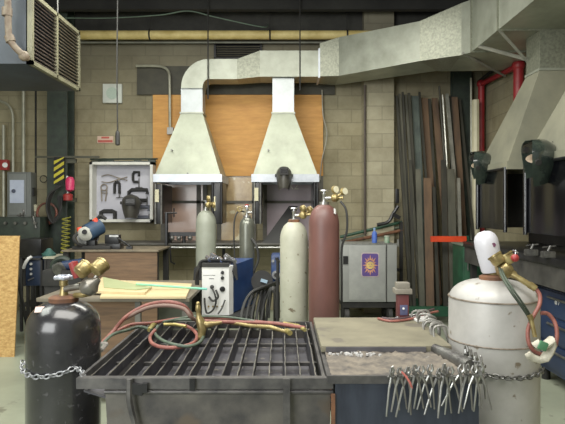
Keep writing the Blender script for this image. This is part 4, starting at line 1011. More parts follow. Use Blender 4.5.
# ------------------------------------------------------------------ far left machines
t = thing('green_machine', 'dark green shear machine standing below electrical panel', 'machine', P(18, 240, 7.2)); t.location.z = 0
a, c = P(-14, 240, 7.2), P(40, 217, 7.2)
MB(t.location).span((a.x, 7.2, a.z), (c.x, 7.48, c.z), bev=.02).build('machine_head', M_dkgreen, t)
b = MB(t.location)
for k in range(7): b.cyl((c.x - .05 - k * .13, 7.19, c.z - .08), (c.x - .05 - k * .13, 7.16, c.z - .08), .02, n=10)
b.cyl(P(22, 213, 7.4), P(22, 217, 7.4), .03); b.cyl(P(36, 228, 7.18), P(33, 216, 7.18), .012)
b.build('bolt', M_steel, t)
b = MB(t.location); b.span((a.x, 7.25, 0), (a.x + .15, 7.48, a.z)); b.span((c.x - .15, 7.25, 0), (c.x, 7.48, a.z)); b.build('leg', M_blackm, t)
b = MB(t.location); b.torus(P(20, 212, 7.25), (0, 1, 0), .05, .012, 18, 6, 0, PI); b.build('handle', M_steel, t)
t = thing('black_cabinet', 'black equipment rack left of the steel column', 'rack', P(32, 300, 6.6)); t.location.z = 0
a, c = P(19, 0, 6.6), P(41, 0, 6.6)
MB(t.location).span((a.x, 6.6, P(0, 258, 6.6).z), (c.x, 6.95, P(0, 239, 6.6).z), bev=.01).build('upper_box', M_black, t)
b = MB(t.location)
for x in (a.x + .02, c.x - .02):
    for y in (6.62, 6.93): b.span((x - .015, y - .015, 0), (x + .015, y + .015, P(0, 240, 6.6).z))
b.span((a.x, 6.6, .3), (c.x, 6.95, .33)); b.build('frame', M_blackm, t)
t = thing('engine_welder', 'dark blue machine with white cable end on stand at left', 'machine', P(33, 285, 6.0)); t.location.z = 0
a, c = P(24, 286, 6.0), P(43, 258, 6.0)
MB(t.location).span((a.x, 6.0, a.z), (c.x, 6.3, c.z), bev=.02).build('housing', mat('navy housing', (32, 44, 64), (22, 34, 56), rough=.4), t)
b = MB(t.location)
for py in (264, 269, 274): b.cyl(P(31, py, 5.99), P(31, py, 5.97), .014, n=10)
b.box(P(31, 279, 5.985), (.07, .01, .012), rot=(0, -.4, 0)); b.build('control', M_silver, t)
b = MB(t.location); b.span((c.x - .02, 5.98, a.z), (c.x, 6.0, c.z)); b.span((a.x, 5.98, a.z), (a.x + .02, 6.0, c.z)); b.span((a.x, 5.98, c.z - .02), (c.x, 6.0, c.z)); b.build('bezel', M_blackm, t)
b = MB(t.location)
for x in (a.x + .03, c.x - .03):
    for y in (6.03, 6.27): b.span((x - .015, y - .015, 0), (x + .015, y + .015, a.z))
b.build('stand', M_blackm, t)
b = MB(t.location); b.tube([P(31, 257, 5.95), P(28, 259, 5.9), P(25, 264, 5.9), P(23.5, 268, 5.92)], .016, 8); b.build('white_cable_end', M_white, t)
t = thing('side_table', 'small dark table with a pale top beside navy machine', 'table', P(50, 300, 5.9)); t.location.z = 0
a, c = P(43, 257, 5.9), P(55, 257, 5.9)
MB(t.location).span((a.x, 5.9, a.z - .02), (c.x, 6.3, a.z)).build('table_top', mat('pale top', (172, 168, 146)), t)
for x in (a.x + .02, c.x - .02):
    for y in (5.92, 6.28): MB(t.location).span((x - .012, y - .012, 0), (x + .012, y + .012, a.z - .02)).build('leg', M_blackm, t)
MB(t.location).span((a.x + .02, 5.92, a.z - .2), (c.x - .02, 6.26, a.z - .02)).build('drawer_box', M_blackm, t)
b = MB(P(49, 256, 6.0)); b.lathe([(.001, 0), (.07, 0), (.075, .03), (.04, .06), (.02, .09), (.001, .09)], P(49, 256.5, 6.05), n=16)
tag(b.build('oil_can', mat('teal', (44, 92, 84), (26, 60, 56))), 'teal oil can on the small dark table', 'can')
# dark pile between bench and column
for i, (px, py, Y, s_, m, lab) in enumerate(((60, 277, 5.6, .16, M_blackm, 'black toolbox on floor stand left of the gauge pair'), (73, 268, 5.5, .13, M_dkblue, 'navy power tool below the chop saw'), (62, 268, 5.7, .1, M_dkgreen, 'dark green cable reel beside the navy power tool'))):
    c = P(px, py, Y)
    t = thing(('toolbox', 'power_tool', 'cable_reel')[i], lab, ('toolbox', 'power tool', 'reel')[i], (c.x, c.y, 0))
    if i == 0:
        MB(t.location).box(c, (.28, .2, .16), bev=.01).build('body', m, t); MB(t.location).tube([c + Vector((-.07, 0, .08)), c + Vector((-.06, 0, .12)), c + Vector((.06, 0, .12)), c + Vector((.07, 0, .08))], .01, 6).build('handle', M_steel, t)
        MB(t.location).span((c.x - .12, c.y - .08, 0), (c.x + .12, c.y + .08, c.z - .08)).build('stand', M_blackm, t)
    elif i == 1:
        MB(t.location).cyl(c + Vector((-.1, 0, .02)), c + Vector((.1, 0, .05)), .05, n=14).build('body', m, t); MB(t.location).cyl(c + Vector((-.12, 0, .0)), c + Vector((-.12, -.04, -.02)), .07, n=16).build('disc_guard', M_steel, t)
        MB(t.location).span((c.x - .1, c.y - .06, 0), (c.x + .1, c.y + .06, c.z - .02)).build('stand', M_blackm, t)
    else:
        MB(t.location).torus(c, (0, 1, 0), .1, .03, 20, 8).build('coil', m, t); MB(t.location).span((c.x - .04, c.y - .03, 0), (c.x + .04, c.y + .03, c.z - .08)).build('stand', M_blackm, t)
# OSB sheet
a, c = P(-32, 357, 5.49), P(17, 236, 5.55)
b = MB(((a.x + c.x) / 2, 5.5, 0)); b.loft([[(a.x, 5.49, 0), (c.x, 5.49, 0), (c.x, 5.505, 0), (a.x, 5.505, 0)], [(a.x, 5.60, 1.205), (c.x, 5.60, 1.205), (c.x, 5.615, 1.205), (a.x, 5.615, 1.205)]])
tag(b.build('strand_board_sheet', M_osb), 'pale strand board sheet standing upright at left edge', 'board')
t = thing('a_frame', 'black frame the pale strand board sheet leans against', 'rack', (a.x + .1, 6.1, 0))
b = MB(t.location)
for x in (a.x + .05, c.x - .12): b.ring([((x, 5.66, 0), .02), ((x, 5.66, 1.15), .02)], 6); b.ring([((x, 6.1, 0), .02), ((x, 5.67, 1.12), .02)], 6)
b.ring([((a.x + .05, 5.66, 1.1), .02), ((c.x - .12, 5.66, 1.1), .02)], 6)
b.build('frame', M_blackm, t)

# ------------------------------------------------------------------ plywood topped table (middle left)
ZT = .845
xa_, xb_ = px2x(38, 4.05), px2x(190, 4.05)
t = thing('wooden_table', 'low brown table with pale boards lying on it behind black tank', 'table', ((xa_ + xb_) / 2, 4.5, 0))
MB(t.location).span((xa_, 4.02, ZT - .04), (xb_, 5.0, ZT - .012), bev=.004).build('table_top', mat('grey worn wood', (112, 104, 88), (86, 78, 66), scale=6), t)
for x in (xa_ + .05, px2x(139, 4.1), xb_ - .04):
    for y in (4.08, 4.95): MB(t.location).span((x - .02, y - .02, 0), (x + .02, y + .02, ZT - .04)).build('leg', mat('grey leg', (98, 96, 88)), t)
MB(t.location).span((xa_ + .08, 4.16, .1), (px2x(137, 4.1) - .03, 4.18, ZT - .05)).build('front_panel', M_plyd, t)
MB(t.location).span((px2x(141, 4.1) + .02, 4.6, .1), (xb_ - .08, 4.62, ZT - .05)).build('rear_panel', mat('grey green panel', (104, 108, 92)), t)
def board(pts, z, th, m, label, name='plywood_offcut'):
    b = MB((pts[0][0], pts[0][1], z)); b.prism([(x, y, z) for x, y in pts], (0, 0, th)); return tag(b.build(name, m), label, 'board', 'pale boards on the brown table')
def at_z(px, py, z): Y = (H - z) * F / (py - VY); return ((px - VX) * Y / F, Y)
board([at_z(100, 297, ZT), at_z(186, 297, ZT), at_z(192, 284, ZT), at_z(108, 280, ZT)], ZT - .012, .015, M_ply2, 'widest pale plywood offcut, bottommost on the brown table')
board([at_z(92, 291, ZT + .02), at_z(145, 292.5, ZT + .02), at_z(152, 286, ZT + .02), at_z(102, 277, ZT + .02)], ZT + .004, .016, M_ply2, 'small pale plywood offcut on top of the wide one, nearest gauges')
board([at_z(104, 286, ZT + .035), at_z(136, 288.5, ZT + .035), at_z(151, 286.5, ZT + .035), at_z(103, 276, ZT + .035)], ZT + .021, .006, mat('greenish card', (160, 168, 122), (146, 154, 110)), 'greenish yellow card lying on the small plywood offcut')
b = MB(P(150, 289, 4.4)); b.ring([(Vector(at_z(136, 286, ZT + .03) + (ZT + .045,)), .009), (Vector((px2x(207, 4.3), 4.3, ZT + .012)), .009)], 8)
tag(b.build('filler_rod', mat('cyan rod', (104, 186, 168), (150, 200, 120), scale=3)), 'thin cyan green rod lying across the pale boards', 'rod')

# ------------------------------------------------------------------ acetylene tank, left foreground
xt, yt, rt = -.966, 2.42, .156
M_blk = mat('gloss black tank', (44, 44, 46), (24, 24, 27), rough=.26, metal=.1, scale=7, coat=.5, spots=(62, 61, 64), spot_scale=34, spot_t=.64, bump=.25)
zt = P(0, 300, 2.42).z
t = thing('acetylene_tank', 'large glossy black gas tank chained at left end of grate', 'gas cylinder', (xt, yt, 0))
sh = .12; h = zt
prof = [(.001, 0), (rt * .97, 0), (rt, .02), (rt, h - sh)]
for k in range(1, 10):
    a_ = k / 10 * PI / 2; prof.append((max(.05, rt * math.cos(a_) ** .75), h - sh + sh * math.sin(a_)))
prof += [(.05, h), (.001, h)]
MB(t.location).lathe(prof, (xt, yt, 0), n=56).build('tank_body', M_blk, t, angle=50)
MB(t.location).lathe([(.062, -.015), (.064, .012), (.05, .02), (.035, .022)], (xt - .0, yt, h), n=24).build('neck_ring', M_rust, t)
MB(t.location).lathe([(.02, 0), (.016, .02), (.013, .04), (.018, .045), (.018, .065), (.008, .07)], (xt, yt, h + .02), n=16).build('valve', M_brass, t)
b = MB(t.location); zz_ = h + .1
b.torus((xt, yt, zz_), (0, 0, 1), .03, .008, 18, 8); b.cyl((xt, yt, zz_ - .015), (xt, yt, zz_ + .012), .012)
for k in range(5): an = k * 2 * PI / 5; b.cyl((xt, yt, zz_), (xt + .03 * math.cos(an), yt + .03 * math.sin(an), zz_), .006, n=6); b.sphere((xt + .034 * math.cos(an), yt + .034 * math.sin(an), zz_), .01, n=8)
b.build('handwheel', mat('pale metal wheel', (200, 204, 216), (170, 176, 190), rough=.3, metal=.5), t)
rg = MB(t.location)
rg.cyl((xt + .01, yt - .01, h + .05), (xt + .085, yt - .03, h + .065), .014, n=12); rg.lathe([(.001, -.035), (.03, -.035), (.04, -.01), (.04, .01), (.022, .03), (.012, .05), (.001, .05)], (xt + .125, yt - .03, h + .065), rot=Matrix.Rotation(.9, 3, 'Y'), n=18)
rg.cyl((xt + .12, yt - .03, h + .06), (xt + .10, yt - .03, h + .13), .009, n=8); rg.cyl((xt + .12, yt - .03, h + .06), (xt + .17, yt - .02, h + .135), .009, n=8)
rg = rg.build('regulator', mat('dull metal', (150, 146, 138), (96, 92, 84), metal=.6, rough=.35), t)
for cx, cz in ((.095, .137), (.165, .147)):
    qf = Vector((0, 0, 1)).rotation_difference(Vector((.45, .7, .55)).normalized()).to_matrix()
    MB(t.location).lathe([(.001, -.028), (.027, -.026), (.033, -.018), (.033, .018), (.036, .02), (.036, .028), (.03, .028)], (xt + cx, yt - .03, h + cz), rot=qf, n=24).build('gauge', M_brass, rg)
MB(t.location).lathe([(.001, -.03), (.016, -.03), (.02, 0), (.02, .04), (.001, .045)], (xt + .06, yt - .02, h + .13), rot=Matrix.Rotation(-.3, 3, 'Y'), n=12).build('adjusting_knob', M_red, rg)
b = MB(t.location); b.tube([(xt + .06, yt - .03, h + .025), (xt + .1, yt - .05, h + .03), (xt + .13, yt - .03, h + .035)], .012, 8); b.build('outlet', M_brass, rg)
b = MB(t.location)
p_ = Vector((xt - .055, yt - .088, h - .025)); b.box(p_, (.06, .035, .002), rot=(.55, 0, .25)); b.build('paper_label', mat('paper label', (214, 196, 186), (190, 140, 130), scale=40), t)

def chain(name, pts, label, m, L=.03, r=.0035, w=.010):
    ps = spline(pts, 14); acc = [0]
    for i in range(1, len(ps)): acc.append(acc[-1] + (ps[i] - ps[i - 1]).length)
    n = int(acc[-1] / (L * .8)); b = MB(pts[0]); j = 0
    for k in range(n):
        s = (k + .5) * acc[-1] / n
        while j < len(acc) - 2 and acc[j + 1] < s: j += 1
        p = ps[j]; d = (ps[j + 1] - ps[j]).normalized(); c = ps[j].lerp(ps[j + 1], (s - acc[j]) / max(1e-6, acc[j + 1] - acc[j]))
        up = Vector((0, 0, 1)); s1 = d.cross(up).normalized(); s2 = d.cross(s1)
        sd = (s1 + s2).normalized() if k % 2 else (s2 - s1).normalized()
        ring = []
        for q in range(13):
            an = q / 12 * 2 * PI; ring.append(c + d * (L * .5 * math.cos(an)) + sd * (w * math.sin(an)))
        b.ring([(x, r) for x in ring], 6, False)
    return tag(b.build(name, m), label, 'chain')
def around(cx, cy, r, a0, a1, z, sag, n=9):
    return [Vector((cx + r * math.cos(math.radians(a0 + (a1 - a0) * k / n)), cy + r * math.sin(math.radians(a0 + (a1 - a0) * k / n)), z - sag * math.sin(PI * k / n))) for k in range(n + 1)]
zch = P(0, 367, 2.3).z
chain('tank_chain', around(xt, yt, rt + .012, 190, 308, zch, .03) + [Vector((-.80, 2.2, zch - .0)), Vector((-.765, 2.1, .845))], 'silver chain wrapped round the black tank at left', mat('chain steel', (170, 172, 176), (110, 112, 116), rough=.35, metal=.6), .030, .0031, .010)

# ------------------------------------------------------------------ white/silver tank, right foreground
xw_, yw_, rw = .965, 2.52, .197
M_wt = mat('silver white tank', (186, 184, 180), (162, 160, 156), rough=.42, scale=5, spots=(118, 106, 90), spot_scale=17, spot_t=.655, metal=.1)
hw = P(0, 279, 2.52).z
t = thing('propane_tank', 'large dented silver white gas tank at right of table', 'gas cylinder', (xw_, yw_, 0))
prof = [(.001, 0), (rw * .97, 0), (rw, .03), (rw, hw - .1)]
for k in range(1, 10):
    a_ = k / 10 * PI / 2; prof.append((max(.06, rw * math.cos(a_) ** .7), hw - .1 + .1 * math.sin(a_)))
prof += [(.06, hw), (.001, hw)]
MB(t.location).lathe(prof, (xw_, yw_, 0), n=64).build('tank_body', M_wt, t, angle=50)
for z in (P(0, 304, 2.33).z, P(0, 349, 2.33).z):
    MB(t.location).torus((xw_, yw_, z), (0, 0, 1), rw - .0005, .0042, 64, 6).build('weld_seam', mat('rusty seam', (140, 130, 116), (78, 64, 50), scale=30), t)
MB(t.location).lathe([(.062, -.01), (.062, .012), (.045, .02), (.03, .022)], (xw_, yw_, hw), n=24).build('neck_ring', M_rust, t)
MB(t.location).lathe([(.03, 0), (.022, .02), (.028, .03), (.028, .05), (.02, .06)], (xw_, yw_, hw + .02), n=18).build('valve', M_brass, t)
q = Matrix.Rotation(-.2, 3, 'Y')
MB(t.location).lathe([(.044, 0), (.047, .01), (.05, .05), (.054, .12), (.052, .15), (.044, .17), (.028, .184), (.001, .19)], (xw_ - .005, yw_, hw + .035), rot=q, n=30).build('valve_cap', mat('white cap', (206, 206, 214), (186, 186, 196), rough=.35), t)
c0 = Vector((xw_ - .005, yw_, hw + .035)) + q @ Vector((.012, -.053, .125))
MB(t.location).cyl(c0, c0 + Vector((0, .004, 0)), .010, n=16).build('round_sticker', mat('purple sticker', (110, 60, 90)), t)
rg = MB(t.location); rb = P(505, 270, 2.4)
rg.cyl((xw_, yw_ - .02, hw + .06), rb, .014, n=12); rg.lathe([(.001, -.03), (.03, -.03), (.038, -.01), (.038, .01), (.02, .03), (.001, .035)], rb, rot=Matrix.Rotation(1.1, 3, 'Y'), n=18)
rg.ring([(rb, .02), (P(514, 275, 2.38), .018), (P(516, 276.5, 2.37), .012), (P(528, 284, 2.35), .013), (P(530, 285, 2.35), .016), (P(536, 289, 2.34), .014)], 12)
rg = rg.build('regulator', M_brass, t)
for px, py in ((497, 259), (508, 258.5)):
    qf = Vector((0, 0, 1)).rotation_difference(Vector((-.5, .3, .8)).normalized()).to_matrix()
    MB(t.location).lathe([(.001, -.026), (.024, -.026), (.03, -.016), (.03, .012), (.033, .014), (.033, .022), (.027, .022)], P(px, py, 2.4), rot=qf, n=22).build('gauge', M_brass, rg)
MB(t.location).sphere(P(515, 258, 2.36), .017, n=12).build('red_knob', M_red, rg)
b = MB(t.location); b.cyl(P(515, 256, 2.36), P(516, 250, 2.36), .003); b.cyl(P(513, 250, 2.36), P(518, 253, 2.36), .003); b.build('key', M_chrome, rg)
# hoses
b = MB(P(500, 270, 2.35))
b.tube([P(499, 266, 2.4), P(502, 276, 2.33), P(510, 290, 2.27), P(520, 304, 2.26), P(528, 316, 2.27), P(531, 324, 2.28)], .0065, 8)
b.tube([P(501, 266, 2.4), P(504, 275, 2.33), P(512, 288, 2.27), P(522, 302, 2.26), P(529, 313, 2.27), P(533, 322, 2.28)], .0045, 8)
tag(b.build('twin_hose', mat('dark green hose', (66, 78, 62), (40, 48, 40))), 'dark twin hose hanging down the front of silver white tank', 'hose')
t = thing('cutting_hose', 'red gas hose coiled and tied at right of silver white tank', 'hose', P(540, 330, 2.3))
b = MB(t.location); b.tube([P(536, 289, 2.34), P(540, 296, 2.33), P(539, 306, 2.31), P(533, 317, 2.29), P(528, 330, 2.28), P(529, 343, 2.27), P(535, 352, 2.27), P(545, 354, 2.27), P(554, 348, 2.28), P(557, 336, 2.3), P(555, 323, 2.32), P(548, 314, 2.33), P(541, 313, 2.33)], .0085, 10, 8); b.build('hose', M_hosered, t)
b = MB(t.location); b.cyl(P(531, 319, 2.26), P(535, 337, 2.25), .009, n=10); b.cyl(P(529.5, 315, 2.26), P(531, 319, 2.26), .012, n=10); b.build('brass_fitting', M_brass, t)
b = MB(t.location)
b.ring([(P(534, 346, 2.24), .006), (P(538, 343, 2.235), .017), (P(542, 347, 2.235), .024), (P(547, 344, 2.23), .026), (P(551, 340, 2.235), .022), (P(553, 345, 2.24), .016), (P(549, 352, 2.24), .022), (P(545, 358, 2.24), .022), (P(540, 360, 2.245), .012), (P(533, 358, 2.245), .008), (P(529, 355, 2.24), .013), (P(526, 357, 2.24), .004)], 9, flat=.016)
b.build('rag', mat('white rag', (214, 208, 190), (180, 174, 156), scale=40), t)
MB(t.location).box(P(543, 346, 2.2), (.036, .01, .036), rot=(0, .4, 0), bev=.004).build('green_tag', mat('green tag', (70, 128, 88)), t)
chain('tank_chain', [Vector((.76, 2.2, P(0, 362, 2.2).z))] + around(xw_, yw_, rw + .01, 232, 330, P(0, 373, 2.35).z, .012), 'grey steel chain wrapped round the silver white tank', M_steel, .03, .0036, .010)

# ------------------------------------------------------------------ main cutting table
ZG = .85
Yf_, Yk_ = 2.087, 3.12
xl, xr = -.772, .150
xtl = px2x(105, 2.087)
M_iron = mat('slag grey iron', (98, 96, 94), (60, 59, 61), rough=.45, metal=.45, scale=12)
M_bar = mat('grate bars', (150, 144, 130), (84, 82, 82), rough=.45, metal=.5, scale=24)
M_barside = mat('dark slats', (68, 67, 72), (38, 38, 43), rough=.5, metal=.3, scale=14, spots=(110, 106, 100), spot_scale=30, spot_t=.68)
t = thing('cutting_table', 'slatted steel torch cutting table over a rusty water tray', 'cutting table', (-.3, 2.6, 0))
b = MB(t.location)
b.span((xl - .01, Yf_ - .012, ZG - .038), (xr + .04, Yf_, ZG + .002)); b.span((xl - .01, Yf_, ZG - .006), (xr + .04, Yf_ + .025, ZG + .001))
b.span((xl - .012, Yf_, ZG - .038), (xl, Yk_, ZG)); b.span((xr, Yf_ + .02, ZG - .038), (xr + .012, Yk_, ZG)); b.span((xl - .012, Yk_ - .012, ZG - .038), (xr + .012, Yk_, ZG))
b.build('grate_frame', M_iron, t)
nb = 15
for i in range(nb):
    x = xl + .03 + (xr - xl - .05) * i / (nb - 1) + R.uniform(-.006, .006)
    lean = R.uniform(-.03, .03)
    b = MB(t.location); hgt = .07
    y0, y1 = Yf_ + .022, Yk_ - .014
    jag = [(y0 + (y1 - y0) * k / 16, R.uniform(-.004, .0)) for k in range(17)]
    sec = [[(x + lean * .3, y, ZG - hgt), (x + lean * .3 + .005, y, ZG - hgt), (x + .005 + R.uniform(-.002, .002), y, ZG - .004 + j), (x + R.uniform(-.002, .002), y, ZG - .004 + j)] for y, j in jag]
    b.loft(sec); sl = b.build('slat', M_barside, t)
    b = MB(t.location); b.ring([(Vector(q[2]) + Vector((-.002, 0, .0015)), .0024 if i % 4 else .0016) for q in sec], 5); b.build('worn_edge', mat('worn bar edge', (132, 128, 116), (62, 61, 62), rough=.5, metal=.3, scale=14), sl)
# plates lying between slats at the left (dark)
b = MB(t.location); b.span((xl + .01, 2.45, ZG - .06), (xr, 2.47, ZG - .045)); b.span((xl + .01, 2.78, ZG - .06), (xr, 2.80, ZG - .045)); b.build('cross_bar', M_iron, t)
b = MB(t.location)
b.prism([(xl + .01, Yf_ + .012, ZG - .05), (xtl + .03, Yf_ + .012, ZG - .085), (xr, Yf_ + .012, ZG - .085), (xr, Yf_ + .012, ZG - .092), (xtl + .03, Yf_ + .012, ZG - .092), (xl + .01, Yf_ + .012, ZG - .057)], (0, Yk_ - Yf_ - .03, 0)); b.build('slag_pan', mat('slag pan', (84, 83, 90), (50, 49, 56), rough=.5, scale=9, spots=(122, 116, 108), spot_scale=20, spot_t=.64), t)
# water tray: tapered trough
M_tray = mat('rusty slate tray', (104, 100, 94), (48, 47, 50), rough=.45, metal=.2, scale=4, spots=(86, 76, 66), spot_scale=3.0, spot_t=.56)
xtl = px2x(105, Yf_)
b = MB(t.location)
b.loft([[(xtl + .02, Yf_ + .02, .30), (xr + .03, Yf_ + .02, .30), (xr + .03, Yk_ - .06, .30), (xtl + .02, Yk_ - .06, .30)], [(xtl, Yf_ + .004, ZG - .06), (xr + .03, Yf_ + .004, ZG - .06), (xr + .03, Yk_ - .04, ZG - .06), (xtl, Yk_ - .04, ZG - .06)], [(xtl, Yf_ + .004, ZG - .04), (xr + .03, Yf_ + .004, ZG - .04), (xr + .03, Yk_ - .04, ZG - .04), (xtl, Yk_ - .04, ZG - .04)]], close=False)
b.build('water_tray', M_tray, t)
b = MB(t.location); b.cyl((xtl, Yf_ - .004, ZG - .052), (xr + .04, Yf_ - .004, ZG - .052), .008, n=10); b.build('tray_rim', M_iron, t)
b = MB(t.location)
b.tube([(px2x(130, 2.07), 2.062, ZG + .004), (px2x(130, 2.07), 2.06, ZG - .06), (px2x(131, 2.07), 2.062, .75), (px2x(137, 2.07), 2.068, .62), (px2x(139, 2.07), 2.072, .3)], .012, 6)
b.build('strap', M_iron, t)
b = MB(t.location); b.span((px2x(283, 2.07), 2.06, .3), (px2x(290, 2.07), 2.072, ZG + .004)); b.build('strap', M_iron, t)
for x in (xtl + .06, xr - .05):
    for y in (Yf_ + .08, Yk_ - .12): MB(t.location).span((x - .03, y - .03, 0), (x + .03, y + .03, .31)).build('leg', M_blackm, t)
b = MB(t.location); b.box((px2x(146, 2.08), Yf_ - .02, ZG - .03), (.02, .02, .035)); b.box((px2x(193, 2.08), Yf_ - .02, ZG - .016), (.02, .016, .045)); b.box((px2x(138, 2.08), Yf_ - .018, ZG - .035), (.05, .02, .04), rot=(0, .2, 0)); b.build('latch', M_black, t)

# right half: brick/stone topped table
M_slab = mat('grimy slab', (128, 122, 100), (100, 95, 78), rough=.75, scale=4, spots=(96, 90, 78), spot_scale=7, spot_t=.6, bump=.15)
t = thing('slab_table', 'steel table topped by grimy stone slab, right of the slats', 'table', (.45, 2.55, 0))
sx0, sx1 = .166, .735
sec = []
MB(t.location).span((sx0, 2.385, .868), (sx1, 3.0, .897), bev=.006).build('slab', M_slab, t)
MB(t.location).span((sx0 + .02, 2.377, .872), (.62, 2.386, .893)).build('slab_edge', mat('slate edge', (84, 82, 86), (60, 58, 62)), t)
b = MB(t.location); n1, n2 = 34, 16
vs = []; fc = []
for i in range(n1 + 1):
    for j in range(n2 + 1):
        x = sx0 + .015 + (sx1 - sx0 - .02) * i / n1; y = 2.065 + (2.40 - 2.065) * j / n2
        vs.append((x, y, .866 + R.uniform(-.004, .005) + (.012 if j > 10 else 0) * R.random()))
for i in range(n1):
    for j in range(n2): a_ = i * (n2 + 1) + j; fc.append((a_, a_ + 1, a_ + n2 + 2, a_ + n2 + 1))
b._add(vs, fc)
b.build('dusty_ledge', mat('dusty ledge', (128, 118, 104), (72, 68, 66), rough=.85, scale=16, spots=(190, 188, 184), spot_scale=6, spot_t=.66, bump=.4), t, angle=80)
b = MB(t.location); b.span((sx0, 2.05, .84), (sx1 + .01, 2.064, .869)); b.span((sx0, 2.064, .84), (sx1 + .01, 2.99, .862)); b.build('steel_frame', M_iron, t)
b = MB(t.location); b.span((sx0 + .03, 2.06, .28), (sx1, 2.072, .84)); b.span((sx1 - .012, 2.072, .28), (sx1, 2.95, .84)); b.build('front_sheet', mat('blue black sheet', (62, 68, 82), (42, 46, 58), rough=.4, metal=.4, scale=4, stretch=(3, 1, .6)), t)
b = MB(t.location)
for x in (sx0 + .05, sx1 - .05):
    for y in (2.12, 2.9): b.span((x - .025, y - .025, 0), (x + .025, y + .025, .84))
b.build('leg', M_blackm, t)
b = MB(t.location); b.ring([(Vector((.66, 2.39, .885)), .02), (Vector((.70, 2.28, .878)), .028), (Vector((.73, 2.14, .875)), .03)], 12); b.build('edge_pipe', M_steel, t)
b = MB(t.location); b.span((xr + .03, 2.05, .28), (xr + .045, 2.06, ZG - .05)); b.build('corner_strip', M_rust, t)
b = MB(t.location)
for k in range(26):
    x = .2 + R.random() * .22; y = 2.3 + R.random() * .05; b.box((x, y, .876), (R.uniform(.006, .018), R.uniform(.005, .012), .008), rot=(0, 0, R.random() * 3))
o = b.build('spatter_crumbs', mat('white crumbs', (210, 208, 206)), t); o['kind'] = 'stuff'

# torches and hoses on the grate
def H_(px, py, dz=.0):
    """point resting dz above the grate plane"""
    z = ZG + dz; Y = (H - z) * F / (py - VY); return Vector(((px - VX) * Y / F, Y, z))
t = thing('cutting_torch', 'brass cutting torch with upright valve lying on the slats', 'torch', H_(198, 338, .01))
Yt_ = H_(198, 338, .01).y
def T_(px, py): return P(px, py, Yt_)
MB(t.location).ring([(T_(194, 343.5), .011), (T_(198, 341), .014), (T_(201.5, 336), .018), (T_(202, 329), .022), (T_(200.5, 321), .022), (T_(199, 317), .014), (T_(198.3, 312), .010), (T_(198.2, 310), .014), (T_(198, 306), .012), (T_(198, 303.5), .007)], 16).build('torch_body', M_brass, t)
MB(t.location).sphere(T_(198, 303.5), .010, n=12).build('valve_knob', M_brass, t)
MB(t.location).ring([(T_(200, 322), .010), (T_(207, 324.5), .015), (T_(211, 324), .016), (T_(215, 323.5), .011), (T_(222, 322.5), .008)], 12).build('handle_tube', M_brass, t)
b = MB(t.location); b.ring([(H_(149, 330, .03), .010), (H_(153, 325, .035), .013), (H_(157, 323, .035), .009)], 10); b.ring([(H_(164, 324.5, .03), .009), (H_(175, 324.5, .03), .009), (H_(186, 326.5, .03), .008)], 10); b.build('hose_connector', mat('bright brass', (196, 182, 112), (150, 132, 72), rough=.3, metal=.6), t)
t = thing('welding_torch', 'long thin brass torch lying across slats below cream cylinder', 'torch', H_(260, 327, .01))
b = MB(t.location); b.ring([(H_(212, 321, .012), .007), (H_(232, 323, .012), .010), (H_(252, 326, .012), .010), (H_(270, 327, .012), .012), (H_(283, 331, .01), .009), (H_(288, 331, .01), .014)], 10); b.build('torch_body', M_brass, t)
b = MB(t.location); b.ring([(H_(284, 323, .012), .009), (H_(298, 326, .012), .011), (H_(305, 330, .01), .010)], 10); b.ring([(H_(287, 331, .01), .014), (H_(290, 333, .01), .014)], 10); b.build('hose_connector', mat('bright brass'), t)
t = thing('hose_bundle', 'red and green gas hoses coiled on the slatted table', 'hose', H_(175, 335, .0))
def hose(pts, r, m, nm='hose'): MB(t.location).tube(pts, r, 10, 8).build(nm, m, t)
def arc(px, py, Y): return P(px, py, Y)
hose([H_(100, 345, .012), H_(112, 333, .03), arc(126, 317, 2.75), arc(145, 306, 2.8), arc(165, 302, 2.8), arc(182, 305, 2.8), arc(190, 313, 2.85), H_(197, 320, .03), H_(230, 322, .02), H_(270, 323, .018), H_(305, 328, .014)], .010, M_hosered, 'red_hose')
hose([H_(96, 350, .012), H_(110, 336, .02), H_(130, 325, .04), H_(152, 323, .045), H_(175, 319, .03), H_(200, 317.5, .02), H_(235, 319, .016), H_(262, 322, .014), H_(300, 326, .012)], .008, M_hosered, 'red_hose')
hose([arc(124, 319, 2.75), arc(146, 308.5, 2.78), arc(166, 305.5, 2.78), arc(184, 309, 2.78), arc(192, 318, 2.8), H_(200, 321, .02)], .010, mat('mauve hose', (136, 108, 96), (110, 84, 76)), 'mauve_hose')
hose([H_(155, 330, .03), H_(150, 337, .012), H_(153, 344, .01), H_(165, 347.5, .01), H_(180, 347, .01), H_(193, 343, .012), H_(197, 336, .014), H_(192, 329, .016), H_(182, 325, .02), H_(170, 324.5, .03)], .0085, M_hosered, 'red_hose')
hose([H_(158, 326, .03), H_(155, 333, .016), H_(162, 340, .02), H_(176, 345, .02), H_(190, 346, .018), H_(200, 342, .016), H_(204, 334, .02), H_(203, 325, .03), H_(195, 320, .035), H_(180, 320, .035), H_(165, 322, .035)], .0075, M_hosegreen, 'green_hose')
hose([H_(98, 349, .02), H_(112, 335, .03), H_(128, 330, .03), H_(140, 327, .03), H_(152, 330, .03)], .0075, M_hosegreen, 'green_hose')
hose([H_(163, 322, .04), H_(190, 317, .04), H_(225, 317, .03), H_(255, 321, .02)], .0065, M_hosegreen, 'green_hose')
# pale glove/rag at the end of hoses
b = MB(H_(100, 345, 0)); b.sphere(H_(101, 345, .02), .03, (1, .7, .5)); b.tube([H_(96, 343, .02), H_(100, 350, .01), H_(106, 344, .02)], .012, 8)
tag(b.build('wire_bundle', mat('pale wire bundle', (170, 164, 156), (120, 116, 112), scale=30)), 'pale wire bundle at left end of the slats where hoses start', 'wire')

